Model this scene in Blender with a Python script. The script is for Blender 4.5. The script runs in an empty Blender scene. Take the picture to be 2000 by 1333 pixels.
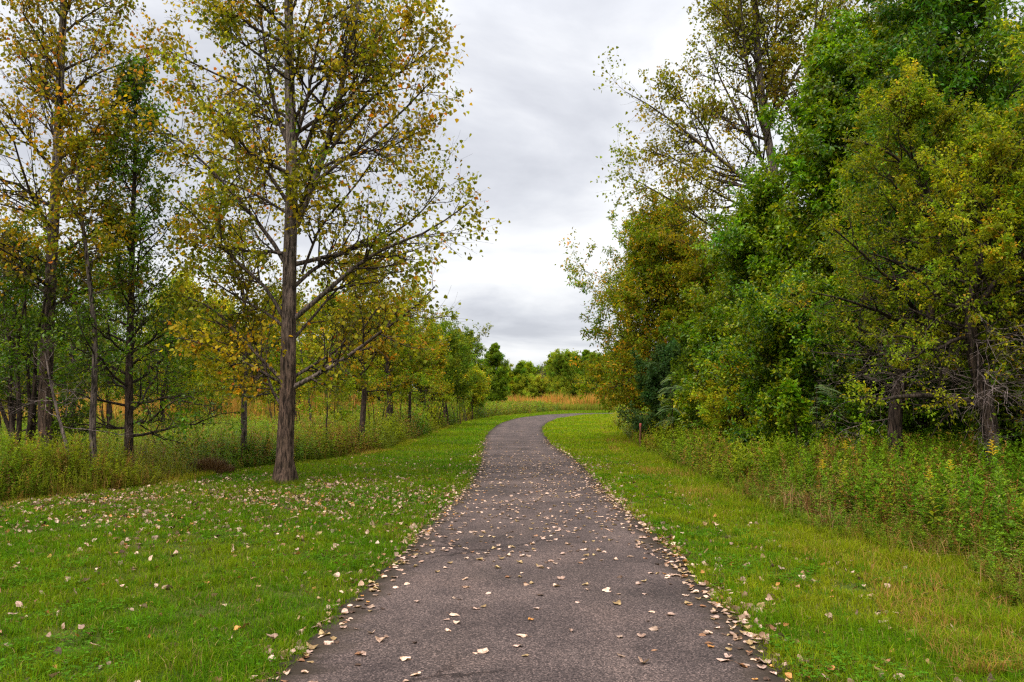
import bpy, math
import numpy as np

sc = bpy.context.scene
R = math.radians
# ------------------------------------------------------------------ camera
F, PW, PH, HOR, EYE = 1532.0, 2000, 1333, 798.0, 1.65
PITCH = math.atan((HOR - PH / 2) / F)
cam = bpy.data.cameras.new('camera')
cam.sensor_width = 36; cam.lens = 36 * F / PW; cam.clip_end = 3000; cam.clip_start = 0.05
co = bpy.data.objects.new('camera', cam); sc.collection.objects.link(co)
co.location = (0, 0, EYE); co.rotation_euler = (R(90) + PITCH, 0, 0)
sc.camera = co
# ------------------------------------------------------------------ exposure and renderer
sc.view_settings.view_transform = 'Standard'; sc.view_settings.look = 'None'
sc.view_settings.exposure = 0.34; sc.view_settings.gamma = 1.0
cy = sc.cycles
cy.max_bounces = 7; cy.diffuse_bounces = 4; cy.glossy_bounces = 2; cy.transmission_bounces = 4; cy.transparent_max_bounces = 4
cy.use_denoising = False
cy.caustics_reflective = False; cy.caustics_refractive = False
cy.sample_clamp_indirect = 4
cy.filter_width = 1.3
# ------------------------------------------------------------------ sky: thin blue Nishita seen through an overcast cloud deck
SUN_EL, SUN_AZ = R(58), R(215)          # azimuth measured clockwise from +Y
world = bpy.data.worlds.new('World'); sc.world = world; world.use_nodes = True
nt = world.node_tree; nt.nodes.clear()
def N(tree, typ, **kw):
    n = tree.nodes.new(typ)
    for k, v in kw.items(): setattr(n, k, v)
    return n
def mth(tree, op, a, b=None, c=None, clamp=False):
    n = tree.nodes.new('ShaderNodeMath'); n.operation = op; n.use_clamp = clamp
    for i, v in enumerate((a, b, c)):
        if v is None: continue
        if isinstance(v, (int, float)): n.inputs[i].default_value = v
        else: tree.links.new(v, n.inputs[i])
    return n.outputs[0]
out = N(nt, 'ShaderNodeOutputWorld')
sky = N(nt, 'ShaderNodeTexSky', sky_type='NISHITA'); sky.sun_disc = False
sky.sun_elevation = SUN_EL; sky.sun_rotation = SUN_AZ
bg1 = N(nt, 'ShaderNodeBackground'); bg1.inputs[1].default_value = 0.1
nt.links.new(sky.outputs[0], bg1.inputs[0])
tc = N(nt, 'ShaderNodeTexCoord'); sx = N(nt, 'ShaderNodeSeparateXYZ'); nt.links.new(tc.outputs['Generated'], sx.inputs[0])
zc = mth(nt, 'MAXIMUM', sx.outputs[2], 0.0)
den = mth(nt, 'ADD', zc, 0.16)
cxy = N(nt, 'ShaderNodeCombineXYZ')
nt.links.new(mth(nt, 'DIVIDE', sx.outputs[0], den), cxy.inputs[0])
nt.links.new(mth(nt, 'DIVIDE', sx.outputs[1], den), cxy.inputs[1])
def noise(tree, vec, scale, detail=4, rough=0.5, dist=0.0):
    n = N(tree, 'ShaderNodeTexNoise'); n.inputs['Scale'].default_value = scale; n.inputs['Detail'].default_value = detail
    n.inputs['Roughness'].default_value = rough; n.inputs['Distortion'].default_value = dist
    if vec is not None: tree.links.new(vec, n.inputs['Vector'])
    return n
def ramp(tree, fac, stops):
    n = N(tree, 'ShaderNodeValToRGB'); cr = n.color_ramp
    while len(cr.elements) < len(stops): cr.elements.new(0.5)
    for e, (p, c) in zip(cr.elements, stops): e.position = p; e.color = (*c, 1)
    if fac is not None: tree.links.new(fac, n.inputs[0])
    return n
mp = N(nt, 'ShaderNodeMapping'); mp.inputs['Location'].default_value = (3.1, 1.7, 0); nt.links.new(cxy.outputs[0], mp.inputs[0])
n1 = noise(nt, mp.outputs[0], 1.0, 7, 0.54, 0.4)
cr = ramp(nt, n1.outputs[0], [(0.36, (0.55, 0.565, 0.615)), (0.45, (0.67, 0.685, 0.73)), (0.53, (0.82, 0.83, 0.855)), (0.63, (0.95, 0.955, 0.96))])
hi = N(nt, 'ShaderNodeMapRange', interpolation_type='SMOOTHSTEP'); nt.links.new(zc, hi.inputs[0])
hi.inputs[1].default_value = 0.42; hi.inputs[2].default_value = 0.95; hi.inputs[3].default_value = 0.0; hi.inputs[4].default_value = 2.6
lift = mth(nt, 'ADD', mth(nt, 'MULTIPLY_ADD', zc, 0.40, 0.85), hi.outputs[0])       # an overcast sky is brightest overhead
cloud = N(nt, 'ShaderNodeBackground'); nt.links.new(cr.outputs[0], cloud.inputs[0]); nt.links.new(lift, cloud.inputs[1])
mixs = N(nt, 'ShaderNodeMixShader'); mixs.inputs[0].default_value = 0.93
nt.links.new(bg1.outputs[0], mixs.inputs[1]); nt.links.new(cloud.outputs[0], mixs.inputs[2])
nt.links.new(mixs.outputs[0], out.inputs[0])
# ------------------------------------------------------------------ sun behind the cloud: broad and soft
sun = bpy.data.lights.new('sun', 'SUN'); sun.energy = 2.8; sun.angle = R(25); sun.color = (1.0, 0.95, 0.86)
so = bpy.data.objects.new('sun', sun); sc.collection.objects.link(so)
so.rotation_euler = (R(90) - SUN_EL, 0, -SUN_AZ + math.pi)
so.location = (0, 0, 60)

# ------------------------------------------------------------------ helpers: terrain and photograph rays -> places on it
def g(x, y):
    y = np.asarray(y, float)
    yy = np.minimum(y, 170.0)
    t = yy - 25
    return 0.006 * (t + np.sqrt(t * t + 64)) - 0.006 * (-25 + math.sqrt(689)) + 0 * np.asarray(x, float)
def ray(px, py):
    u = (px - PW / 2) / F; v = (PH / 2 - py) / F; c, s = math.cos(PITCH), math.sin(PITCH)
    return np.array([u, c - v * s, s + v * c])
def gnd(px, py):
    d = ray(px, py); t = np.linspace(1, 400, 20000)
    i = int(np.argmax(EYE + d[2] * t - g(0, d[1] * t) < 0))
    return np.array([d[0] * t[i], d[1] * t[i]])
def at(px, py, Y):
    d = ray(px, py); t = Y / d[1]
    return np.array([d[0] * t, Y, EYE + d[2] * t])
def col_x(px, Y): return float(at(px, HOR, Y)[0])

def nrm(a): return a / np.maximum(np.linalg.norm(a, axis=-1, keepdims=True), 1e-9)

class Soup:
    """collects faces and builds them as one mesh"""
    def __init__(s): s.V = []; s.C = []; s.F = []; s.n = 0
    def add(s, V, faces, C):
        V = np.asarray(V, np.float32).reshape(-1, 3)
        C = np.broadcast_to(np.asarray(C, np.float32), (len(V), 3))
        s.V.append(V); s.C.append(C)
        for f in faces: s.F.append(np.asarray(f, np.int32) + s.n)
        s.n += len(V)
    def mesh(s, name, mat, smooth=False):
        me = bpy.data.meshes.new(name)
        V = np.concatenate(s.V) if s.V else np.zeros((0, 3), np.float32); C = np.concatenate(s.C)
        nl = sum(f.size for f in s.F); npoly = sum(len(f) for f in s.F)
        me.vertices.add(len(V)); me.vertices.foreach_set('co', V.ravel())
        me.loops.add(nl); me.loops.foreach_set('vertex_index', np.concatenate([f.ravel() for f in s.F]))
        me.polygons.add(npoly)
        tot = np.concatenate([np.full(len(f), f.shape[1], np.int32) for f in s.F])
        st = np.concatenate([[0], np.cumsum(tot)[:-1]]).astype(np.int32)
        me.polygons.foreach_set('loop_start', st)
        if smooth: me.polygons.foreach_set('use_smooth', np.ones(npoly, bool))
        a = me.attributes.new('Col', 'FLOAT_COLOR', 'POINT')
        a.data.foreach_set('color', np.concatenate([C, np.ones((len(C), 1), np.float32)], 1).astype(np.float32).ravel())
        me.update(calc_edges=True); me.validate()
        me.materials.append(mat)
        return me
    def obj(s, name, mat, parent=None, smooth=False):
        o = bpy.data.objects.new(name, s.mesh(name, mat, smooth)); sc.collection.objects.link(o)
        if parent is not None: o.parent = parent
        return o

def tag(o, label=None, cat=None, group=None, kind=None):
    if label: o['label'] = label
    if cat: o['category'] = cat
    if group: o['group'] = group
    if kind: o['kind'] = kind
    return o
def empty(name, loc, label, cat, group=None):
    o = bpy.data.objects.new(name, None); sc.collection.objects.link(o); o.location = loc; o.empty_display_size = 0.2
    return tag(o, label, cat, group)
def copy_tree(root, loc, rz, s, label, group=None):
    r = root.copy(); sc.collection.objects.link(r); r.location = loc; r.rotation_euler = (0, 0, rz)
    r.scale = s if hasattr(s, '__len__') else (s, s, s); r['label'] = label
    if group: r['group'] = group
    elif 'group' in r: del r['group']
    for ch in root.children:
        c = ch.copy(); sc.collection.objects.link(c); c.parent = r
    return r

# ------------------------------------------------------------------ materials
def new_mat(name):
    m = bpy.data.materials.new(name); m.use_nodes = True; t = m.node_tree; t.nodes.clear()
    return m, t, N(t, 'ShaderNodeOutputMaterial')
def leaf_mat(name, trans=0.45, rough=0.5, spec=0.10):
    m, t, o = new_mat(name)
    a = N(t, 'ShaderNodeAttribute', attribute_name='Col')
    p = N(t, 'ShaderNodeBsdfPrincipled'); p.inputs['Roughness'].default_value = rough; p.inputs['Specular IOR Level'].default_value = spec
    t.links.new(a.outputs['Color'], p.inputs['Base Color'])
    tr = N(t, 'ShaderNodeBsdfTranslucent')
    mx = N(t, 'ShaderNodeMix', data_type='RGBA', blend_type='MULTIPLY'); mx.inputs['Factor'].default_value = 1.0
    t.links.new(a.outputs['Color'], mx.inputs['A']); mx.inputs['B'].default_value = (1.5, 1.45, 0.8, 1)
    t.links.new(mx.outputs['Result'], tr.inputs['Color'])
    ms = N(t, 'ShaderNodeMixShader'); ms.inputs[0].default_value = trans
    t.links.new(p.outputs[0], ms.inputs[1]); t.links.new(tr.outputs[0], ms.inputs[2]); t.links.new(ms.outputs[0], o.inputs[0])
    return m
M_LEAF = leaf_mat('tree_leaf'); M_GLOSS = leaf_mat('glossy_leaf', 0.42, 0.32, 0.2)
M_GRASS = leaf_mat('grass_blade', 0.4, 0.6, 0.04); M_WEED = leaf_mat('weed_leaf', 0.42, 0.5, 0.1)
M_DRY = leaf_mat('dry_leaf', 0.12, 0.6, 0.25)
def fallen_mat():
    m = leaf_mat('fallen_leaf', 0.08, 0.6, 0.2); t = m.node_tree; a = next(n for n in t.nodes if n.type == 'ATTRIBUTE'); p = next(n for n in t.nodes if n.type == 'BSDF_PRINCIPLED')
    ge = N(t, 'ShaderNodeNewGeometry'); oi = N(t, 'ShaderNodeObjectInfo'); n1 = noise(t, ge.outputs['Position'], 45, 4, 0.65); n2 = noise(t, ge.outputs['Position'], 9, 2, 0.5)
    r1 = ramp(t, n1.outputs[0], [(0.35, (0.50, 0.42, 0.36)), (0.52, (1.0, 1.0, 1.0)), (0.7, (1.2, 1.18, 1.15))]); r2 = ramp(t, n2.outputs[0], [(0.38, (0.62, 0.55, 0.48)), (0.6, (1.15, 1.12, 1.1))])
    prev = a.outputs['Color']
    for r in (r1, r2):
        mx = N(t, 'ShaderNodeMix', data_type='RGBA', blend_type='MULTIPLY'); mx.inputs['Factor'].default_value = 1; t.links.new(prev, mx.inputs['A']); t.links.new(r.outputs[0], mx.inputs['B']); prev = mx.outputs['Result']
    t.links.new(prev, p.inputs['Base Color']); return m
M_FALLEN = fallen_mat()

def bark_mat(name):
    m, t, o = new_mat(name)
    a = N(t, 'ShaderNodeAttribute', attribute_name='Col'); tc = N(t, 'ShaderNodeTexCoord')
    mp = N(t, 'ShaderNodeMapping'); mp.inputs['Scale'].default_value = (1, 1, 0.16); t.links.new(tc.outputs['Object'], mp.inputs[0])
    n1 = noise(t, mp.outputs[0], 26, 5, 0.62, 0.6); n2 = noise(t, tc.outputs['Object'], 3.0, 3, 0.6)
    r1 = ramp(t, n1.outputs[0], [(0.38, (0.16, 0.15, 0.14)), (0.5, (0.9, 0.88, 0.86)), (0.62, (1.8, 1.72, 1.62))])
    r2 = ramp(t, n2.outputs[0], [(0.35, (0.7, 0.72, 0.66)), (0.65, (1.2, 1.18, 1.2))])
    m1 = N(t, 'ShaderNodeMix', data_type='RGBA', blend_type='MULTIPLY'); m1.inputs['Factor'].default_value = 1
    m2 = N(t, 'ShaderNodeMix', data_type='RGBA', blend_type='MULTIPLY'); m2.inputs['Factor'].default_value = 1
    t.links.new(a.outputs['Color'], m1.inputs['A']); t.links.new(r1.outputs[0], m1.inputs['B'])
    t.links.new(m1.outputs['Result'], m2.inputs['A']); t.links.new(r2.outputs[0], m2.inputs['B'])
    p = N(t, 'ShaderNodeBsdfPrincipled'); p.inputs['Roughness'].default_value = 0.9; p.inputs['Specular IOR Level'].default_value = 0.15
    t.links.new(m2.outputs['Result'], p.inputs['Base Color'])
    b = N(t, 'ShaderNodeBump'); b.inputs['Strength'].default_value = 0.9; b.inputs['Distance'].default_value = 0.03
    t.links.new(n1.outputs[0], b.inputs['Height']); t.links.new(b.outputs[0], p.inputs['Normal']); t.links.new(p.outputs[0], o.inputs[0])
    return m
M_BARK = bark_mat('bark')

def ground_mat():
    m, t, o = new_mat('ground_soil'); tc = N(t, 'ShaderNodeTexCoord')
    n1 = noise(t, tc.outputs['Object'], 0.9, 6, 0.6); n2 = noise(t, tc.outputs['Object'], 14, 5, 0.7)
    r1 = ramp(t, n1.outputs[0], [(0.35, (0.030, 0.040, 0.006)), (0.5, (0.042, 0.060, 0.008)), (0.65, (0.068, 0.062, 0.016))])
    r2 = ramp(t, n2.outputs[0], [(0.32, (0.45, 0.42, 0.4)), (0.6, (1.15, 1.15, 1.1))])
    mx = N(t, 'ShaderNodeMix', data_type='RGBA', blend_type='MULTIPLY'); mx.inputs['Factor'].default_value = 1
    t.links.new(r1.outputs[0], mx.inputs['A']); t.links.new(r2.outputs[0], mx.inputs['B'])
    p = N(t, 'ShaderNodeBsdfPrincipled'); p.inputs['Roughness'].default_value = 1; p.inputs['Specular IOR Level'].default_value = 0.1
    t.links.new(mx.outputs['Result'], p.inputs['Base Color'])
    b = N(t, 'ShaderNodeBump'); b.inputs['Strength'].default_value = 0.6; b.inputs['Distance'].default_value = 0.04
    t.links.new(n2.outputs[0], b.inputs['Height']); t.links.new(b.outputs[0], p.inputs['Normal']); t.links.new(p.outputs[0], o.inputs[0])
    return m
def asphalt_mat():
    m, t, o = new_mat('asphalt'); tc = N(t, 'ShaderNodeTexCoord'); ob = tc.outputs['Object']
    v = N(t, 'ShaderNodeTexVoronoi'); v.inputs['Scale'].default_value = 120; t.links.new(ob, v.inputs['Vector'])
    n1 = noise(t, ob, 0.55, 4, 0.55); n2 = noise(t, ob, 55, 3, 0.7)
    mp = N(t, 'ShaderNodeMapping'); mp.inputs['Scale'].default_value = (2.2, 0.05, 1); t.links.new(ob, mp.inputs[0])
    n3 = noise(t, mp.outputs[0], 1.0, 3, 0.5)
    base = ramp(t, n1.outputs[0], [(0.3, (0.052, 0.040, 0.036)), (0.5, (0.071, 0.053, 0.049)), (0.7, (0.096, 0.072, 0.065))])
    agg = N(t, 'ShaderNodeSeparateColor'); t.links.new(v.outputs['Color'], agg.inputs[0])
    ra = ramp(t, agg.outputs[0], [(0.0, (0.35, 0.34, 0.34)), (0.6, (0.9, 0.89, 0.88)), (0.88, (1.6, 1.53, 1.45)), (1.0, (2.6, 2.45, 2.3))])
    rn = ramp(t, n2.outputs[0], [(0.3, (0.65, 0.65, 0.65)), (0.7, (1.25, 1.25, 1.25))])
    rs = ramp(t, n3.outputs[0], [(0.35, (0.9, 0.9, 0.91)), (0.65, (1.1, 1.08, 1.06))])
    prev = base.outputs[0]
    for q in (ra, rn, rs):
        mx = N(t, 'ShaderNodeMix', data_type='RGBA', blend_type='MULTIPLY'); mx.inputs['Factor'].default_value = 1
        t.links.new(prev, mx.inputs['A']); t.links.new(q.outputs[0], mx.inputs['B']); prev = mx.outputs['Result']
    # hairline cracks
    vc = N(t, 'ShaderNodeTexVoronoi', feature='DISTANCE_TO_EDGE'); vc.inputs['Scale'].default_value = 0.33
    wob = noise(t, ob, 2.2, 4, 0.6); vm = N(t, 'ShaderNodeVectorMath', operation='MULTIPLY_ADD')
    t.links.new(wob.outputs['Color'], vm.inputs[0]); vm.inputs[1].default_value = (0.5, 0.5, 0.0); t.links.new(ob, vm.inputs[2]); t.links.new(vm.outputs[0], vc.inputs['Vector'])
    rc = ramp(t, vc.outputs['Distance'], [(0.0, (0.45, 0.43, 0.42)), (0.004, (0.5, 0.48, 0.47)), (0.009, (1, 1, 1))])
    gate = noise(t, ob, 0.4, 1, 0.5); gr = ramp(t, gate.outputs[0], [(0.46, (0, 0, 0)), (0.54, (1, 1, 1))])
    mx = N(t, 'ShaderNodeMix', data_type='RGBA', blend_type='MULTIPLY'); t.links.new(gr.outputs[0], mx.inputs['Factor'])
    t.links.new(prev, mx.inputs['A']); t.links.new(rc.outputs[0], mx.inputs['B']); prev = mx.outputs['Result']
    at_ = N(t, 'ShaderNodeAttribute', attribute_name='Col'); n5 = noise(t, ob, 3.5, 5, 0.65); n6 = noise(t, ob, 0.9, 4, 0.6)
    dirt = mth(t, 'MULTIPLY', mth(t, 'SUBTRACT', mth(t, 'ADD', at_.outputs['Fac'], n5.outputs[0]), 0.72), 1.6, clamp=True)
    mx = N(t, 'ShaderNodeMix', data_type='RGBA'); t.links.new(dirt, mx.inputs['Factor']); t.links.new(prev, mx.inputs['A']); mx.inputs['B'].default_value = (0.034, 0.024, 0.016, 1); prev = mx.outputs['Result']
    rst = ramp(t, n6.outputs[0], [(0.36, (0.72, 0.72, 0.73)), (0.5, (1, 1, 1)), (0.66, (1.22, 1.19, 1.16))])
    mx = N(t, 'ShaderNodeMix', data_type='RGBA', blend_type='MULTIPLY'); mx.inputs['Factor'].default_value = 1; t.links.new(prev, mx.inputs['A']); t.links.new(rst.outputs[0], mx.inputs['B']); prev = mx.outputs['Result']
    p = N(t, 'ShaderNodeBsdfPrincipled'); p.inputs['Roughness'].default_value = 0.9; p.inputs['Specular IOR Level'].default_value = 0.12
    t.links.new(prev, p.inputs['Base Color'])
    b = N(t, 'ShaderNodeBump'); b.inputs['Strength'].default_value = 0.5; b.inputs['Distance'].default_value = 0.004
    t.links.new(agg.outputs[1], b.inputs['Height']); t.links.new(b.outputs[0], p.inputs['Normal']); t.links.new(p.outputs[0], o.inputs[0])
    return m
def plain_mat(name, c, rough=0.8):
    m, t, o = new_mat(name); tc = N(t, 'ShaderNodeTexCoord'); n = noise(t, tc.outputs['Object'], 22, 4, 0.6)
    r = ramp(t, n.outputs[0], [(0.3, tuple(k * 0.55 for k in c)), (0.7, tuple(min(1, k * 1.3) for k in c))])
    p = N(t, 'ShaderNodeBsdfPrincipled'); p.inputs['Roughness'].default_value = rough
    t.links.new(r.outputs[0], p.inputs['Base Color']); t.links.new(p.outputs[0], o.inputs[0]); return m

# ------------------------------------------------------------------ the lie of the land: path edges and where the mowing stops
PL = np.array([(-1.75, -8), (-1.55, 0)] + [tuple(gnd(*p)) for p in [(530, 1333), (600, 1265), (700, 1165), (790, 1080), (860, 1000), (905, 960), (930, 925), (940, 895), (943, 865), (952, 845), (975, 828), (1010, 817), (1060, 811), (1120, 808)]] + [(18, 111), (40, 116)])
PR = np.array([(1.35, -8), (1.52, 0)] + [tuple(gnd(*p)) for p in [(1540, 1333), (1470, 1240), (1395, 1165), (1310, 1075), (1240, 1010), (1185, 960), (1150, 920), (1110, 890), (1080, 870), (1063, 850), (1060, 838), (1068, 828), (1090, 818), (1150, 810)]] + [(19, 104.5), (40, 109)])
ML = np.array([(-10.5, -8), (-9.6, 10)] + [tuple(gnd(*p)) for p in [(0, 985), (270, 955), (400, 925), (600, 905), (750, 880), (830, 850), (900, 825), (960, 815), (1100, 803)]] + [(30, 160)])
MR = np.array([(3.9, -8), (3.9, 5)] + [tuple(gnd(*p)) for p in [(2000, 1200), (1900, 1120), (1750, 1090), (1600, 1050), (1500, 1000), (1400, 950), (1250, 880), (1200, 830), (1220, 803)]] + [(34, 150)])
def xpl(y): return np.interp(y, PL[:, 1], PL[:, 0])
def xpr(y): return np.interp(y, PR[:, 1], PR[:, 0])
def xml(y): return np.interp(y, ML[:, 1], ML[:, 0])
def xmr(y): return np.interp(y, MR[:, 1], MR[:, 0])
def lump(x, y, s=1.0, k=0):   # cheap smooth random field, about -1..1
    x = x * s + 17.3 * k; y = y * s - 9.1 * k
    return (np.sin(x * 1.3 + 1.7 * np.sin(y * 0.7 + k)) + np.sin(y * 1.1 + 1.3 * np.sin(x * 0.9 + 2 * k)) + np.sin((x + y) * 0.63 + k) * 0.8) / 2.3

def build_ground():
    xs = np.unique(np.concatenate([np.linspace(-1500, -60, 16), np.linspace(-60, 60, 81), np.linspace(60, 1500, 16)]))
    ys = np.unique(np.concatenate([np.linspace(-200, -10, 8), np.linspace(-10, 180, 191), np.linspace(180, 2500, 20)]))
    X, Y = np.meshgrid(xs, ys); Z = g(X, Y); V = np.stack([X, Y, Z], -1).reshape(-1, 3)
    nx = len(xs); i = np.arange(len(ys) - 1)[:, None] * nx + np.arange(nx - 1)[None]; i = i.ravel()
    s = Soup(); s.add(V, [np.stack([i, i + 1, i + nx + 1, i + nx], 1)], (0, 0, 0))
    tag(s.obj('ground', ground_mat(), smooth=True), kind='structure')
def resample(P, n):
    d = np.concatenate([[0], np.cumsum(np.linalg.norm(np.diff(P, axis=0), axis=1))]); t = np.linspace(0, d[-1], n)
    return np.stack([np.interp(t, d, P[:, k]) for k in range(P.shape[1])], 1)
def smooth_edge(P, n=420, w=9):
    k = np.arange(len(P)); tt = np.linspace(0, len(P) - 1, n)
    Q = np.stack([np.interp(tt, k, P[:, j]) for j in range(2)], 1)
    ker = np.hanning(w * 2 + 3)[1:-1]; ker /= ker.sum(); pad = len(ker) // 2
    return np.stack([np.convolve(np.pad(Q[:, j], pad, mode='edge'), ker, 'valid') for j in range(2)], 1)
PLs, PRs = smooth_edge(PL), smooth_edge(PR)
PL, PR = PLs, PRs
def build_path():
    rng = np.random.default_rng(5); n = 1600
    L = np.stack([np.interp(np.linspace(0, 419, n), np.arange(420), PLs[:, k]) for k in range(2)], 1)
    Rr = np.stack([np.interp(np.linspace(0, 419, n), np.arange(420), PRs[:, k]) for k in range(2)], 1)
    wob = lambda q: np.convolve(rng.normal(0, 1, n + 8), np.ones(9) / 9, 'valid') * q
    acr = nrm(Rr - L); L = L + acr * wob(0.09)[:, None]; Rr = Rr + acr * wob(0.09)[:, None]
    ts = np.concatenate([[0], np.linspace(0, 1, 15), [1]]); P = L[:, None] * (1 - ts[None, :, None]) + Rr[:, None] * ts[None, :, None]
    Z = g(0, P[..., 1]) + 0.022 + 0.012 * (1 - (2 * ts[None] - 1) ** 2); Z[:, 0] -= 0.06; Z[:, -1] -= 0.06
    V = np.concatenate([P, Z[..., None]], -1).reshape(-1, 3); m = len(ts)
    i = (np.arange(n - 1)[:, None] * m + np.arange(m - 1)[None]).ravel()
    ed = np.clip(1 - np.minimum(ts, 1 - ts) / 0.14, 0, 1); ed = np.tile(ed, n)[:, None] * np.ones(3)
    s = Soup(); s.add(V, [np.stack([i, i + 1, i + m + 1, i + m], 1)], ed)
    tag(s.obj('path', asphalt_mat(), smooth=True), kind='structure')
build_ground(); build_path()

# ------------------------------------------------------------------ grass and weeds (uncountable)
def blades(rng, x, y, h, w, col, lean=0.45, tip=0.5):
    """curved grass blades, five corners each"""
    n = len(x); az = rng.uniform(0, 6.283, n); f = az + rng.uniform(-0.7, 0.7, n) + 1.57
    d = np.stack([np.cos(az), np.sin(az), 0 * az], 1); s = np.stack([np.cos(f), np.sin(f), 0 * f], 1)
    b = np.stack([x, y, g(x, y) - 0.01], 1); ln = np.abs(rng.normal(0, lean, n))[:, None] + 0.05; h = h[:, None]; w = w[:, None]
    up = np.array([[0, 0, 1.0]])
    mid = b + up * h * 0.58 + d * h * ln * 0.3; top = b + up * h * (1 - tip * np.minimum(ln, 1.2) * 0.5) + d * h * ln
    V = np.stack([b - s * w, b + s * w, mid + s * w * 0.75, mid - s * w * 0.75, top], 1)
    k = np.arange(n)[:, None] * 5
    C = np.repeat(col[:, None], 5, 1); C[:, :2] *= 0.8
    return V.reshape(-1, 3), [k + np.array([[0, 1, 2, 3]]), k + np.array([[3, 2, 4]])], C.reshape(-1, 3)

def pick(rng, n, y0, y1, dens, xa, xb):
    """random points with density dens(y) between xa(y) and xb(y)"""
    yy = np.linspace(y0, y1, 400); wgt = np.maximum(dens(yy) * (xb(yy) - xa(yy)), 0); c = np.cumsum(wgt); c /= c[-1]
    y = np.interp(rng.uniform(0, 1, n), c, yy); return xa(y) + rng.uniform(0, 1, n) * (xb(y) - xa(y)), y

def lawn_color(rng, x, y, left):
    n = len(x); a = np.clip(0.5 + 0.35 * lump(x, y, 0.8) + 0.3 * lump(x, y, 2.3, 3) + rng.normal(0, 0.25, n) + 0.25 * lump(x, y, 6.0, 9), 0, 1)[:, None]
    gr = np.array([0.056, 0.138, 0.002]); ye = np.array([0.130, 0.178, 0.003])
    if not left: gr = np.array([0.078, 0.165, 0.002]); ye = np.array([0.180, 0.205, 0.005])
    edge = np.clip(1 - (x - xml(y)) / 2.2, 0, 1) if left else np.clip(1 - (xmr(y) - x) / 2.0, 0, 1)
    a = np.clip(a + 0.45 * edge[:, None] * rng.uniform(0, 1, (n, 1)), 0, 1)
    far = np.clip((y - 14) / 30, 0, 1)[:, None]; c = gr * (1 - a) + ye * a; c = c * (1 + 0.25 * far)
    dead = rng.uniform(0, 1, n) < 0.07; c[dead] = np.array([0.30, 0.21, 0.07]) * rng.uniform(0.6, 1.1, (dead.sum(), 1))
    return c * rng.uniform(0.5, 1.55, (n, 1))
def build_lawn():
    s = Soup(); rng = np.random.default_rng(11)
    dens = lambda y: np.minimum(1, (6.5 / np.maximum(y, 1)) ** 1.55)
    for left, n in ((True, 400000), (False, 230000)):
        xa = (lambda y: np.maximum(xml(y) - 0.3, -0.75 * y - 2.5)) if left else (lambda y: xpr(y) - 0.05 - 0.05 * lump(y, y * 2, 4.0, 2))
        xb = (lambda y: xpl(y) + 0.05 + 0.05 * lump(y, y * 2, 4.0, 4)) if left else (lambda y: xmr(y) + 0.3)
        x, y = pick(rng, n, 3.4, 150, dens, xa, xb)
        k = np.maximum(y / 6.5, 1) ** 0.8
        hf = 0.060 * (1 + 0.35 * lump(x, y, 1.5, 5) + 0.4 * lump(x, y, 7.5, 8)) * rng.uniform(0.4, 1.6, n)
        ed = np.minimum(np.abs(x - xpl(y)), np.abs(x - xpr(y))); hf *= np.clip(0.7 + ed / 0.25, 0.7, 1)
        if not left: hf *= 1 + 0.9 * np.clip(1 - (xmr(y) - x) / 1.2, 0, 1)
        V, Fc, C = blades(rng, x, y, hf * (1 + 0.12 * (k - 1)), 0.0024 * k * rng.uniform(0.7, 1.4, n), lawn_color(rng, x, y, left), 0.75)
        s.add(V, Fc, C)
        # coarse tufts that stand above the mown turf
        n = 2600; cx_, cy_2 = pick(rng, n, 3.6, 22, dens, lambda v: np.maximum(xml(v), -0.75 * v - 2) if left else xpr(v) + 0.1, (lambda v: xpl(v) - 0.1) if left else (lambda v: xmr(v) + 0.2))
        q = rng.uniform(0, 1, n) < 0.45 + 0.5 * lump(cx_, cy_2, 1.3, 17); cx_, cy_2 = cx_[q], cy_2[q]; m = 22; x = np.repeat(cx_, m) + rng.normal(0, 0.03, len(cx_) * m); y = np.repeat(cy_2, m) + rng.normal(0, 0.03, len(cx_) * m)
        tuft = np.repeat(rng.uniform(0.55, 1.35, len(cx_)), m); s.add(*blades(rng, x, y, 0.085 * rng.uniform(0.5, 1.3, len(x)) * np.repeat(rng.uniform(0.7, 1.3, len(cx_)), m), 0.0027 * np.maximum(y / 6.5, 1) ** 0.8, np.array([0.07, 0.165, 0.003]) * tuft[:, None] * rng.uniform(0.7, 1.3, (len(x), 1)), 0.9))
        # clover and plantain in patches
        n = 26000; x, y = pick(rng, n, 3.6, 26, dens, lambda v: np.maximum(xml(v), -0.75 * v - 2) if left else xpr(v) + 0.05, (lambda v: xpl(v) - 0.05) if left else (lambda v: xmr(v) + 0.4))
        q = lump(x, y, 2.1, 13) + 0.6 * lump(x, y, 5.0, 14) > 0.35; x, y = x[q], y[q]; n = len(x); a = rng.uniform(0, 6.28, n); L = 0.016 * rng.uniform(0.6, 1.6, n) * np.maximum(y / 8, 1) ** 0.6; z = g(x, y) + rng.uniform(0.02, 0.06, n)
        c = np.array([0.06, 0.15, 0.006]) * rng.uniform(0.6, 1.5, (n, 1))
        for k in range(3):
            b = a + k * 2.094; d = np.stack([np.cos(b), np.sin(b), rng.uniform(-0.1, 0.5, n)], 1); sd = np.stack([-np.sin(b), np.cos(b), 0 * b], 1); o = np.stack([x, y, z], 1); Lk = L[:, None]
            V = np.stack([o, o + d * Lk * 0.65 + sd * Lk * 0.5, o + d * Lk, o + d * Lk * 0.65 - sd * Lk * 0.5], 1).reshape(-1, 3); s.add(V, [np.arange(n)[:, None] * 4 + np.array([[0, 1, 2, 3]])], np.repeat(c, 4, 0))
    tag(s.obj('grass', M_GRASS), 'short mown green grass on both sides of the path', 'grass', kind='stuff')
build_lawn()

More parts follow.
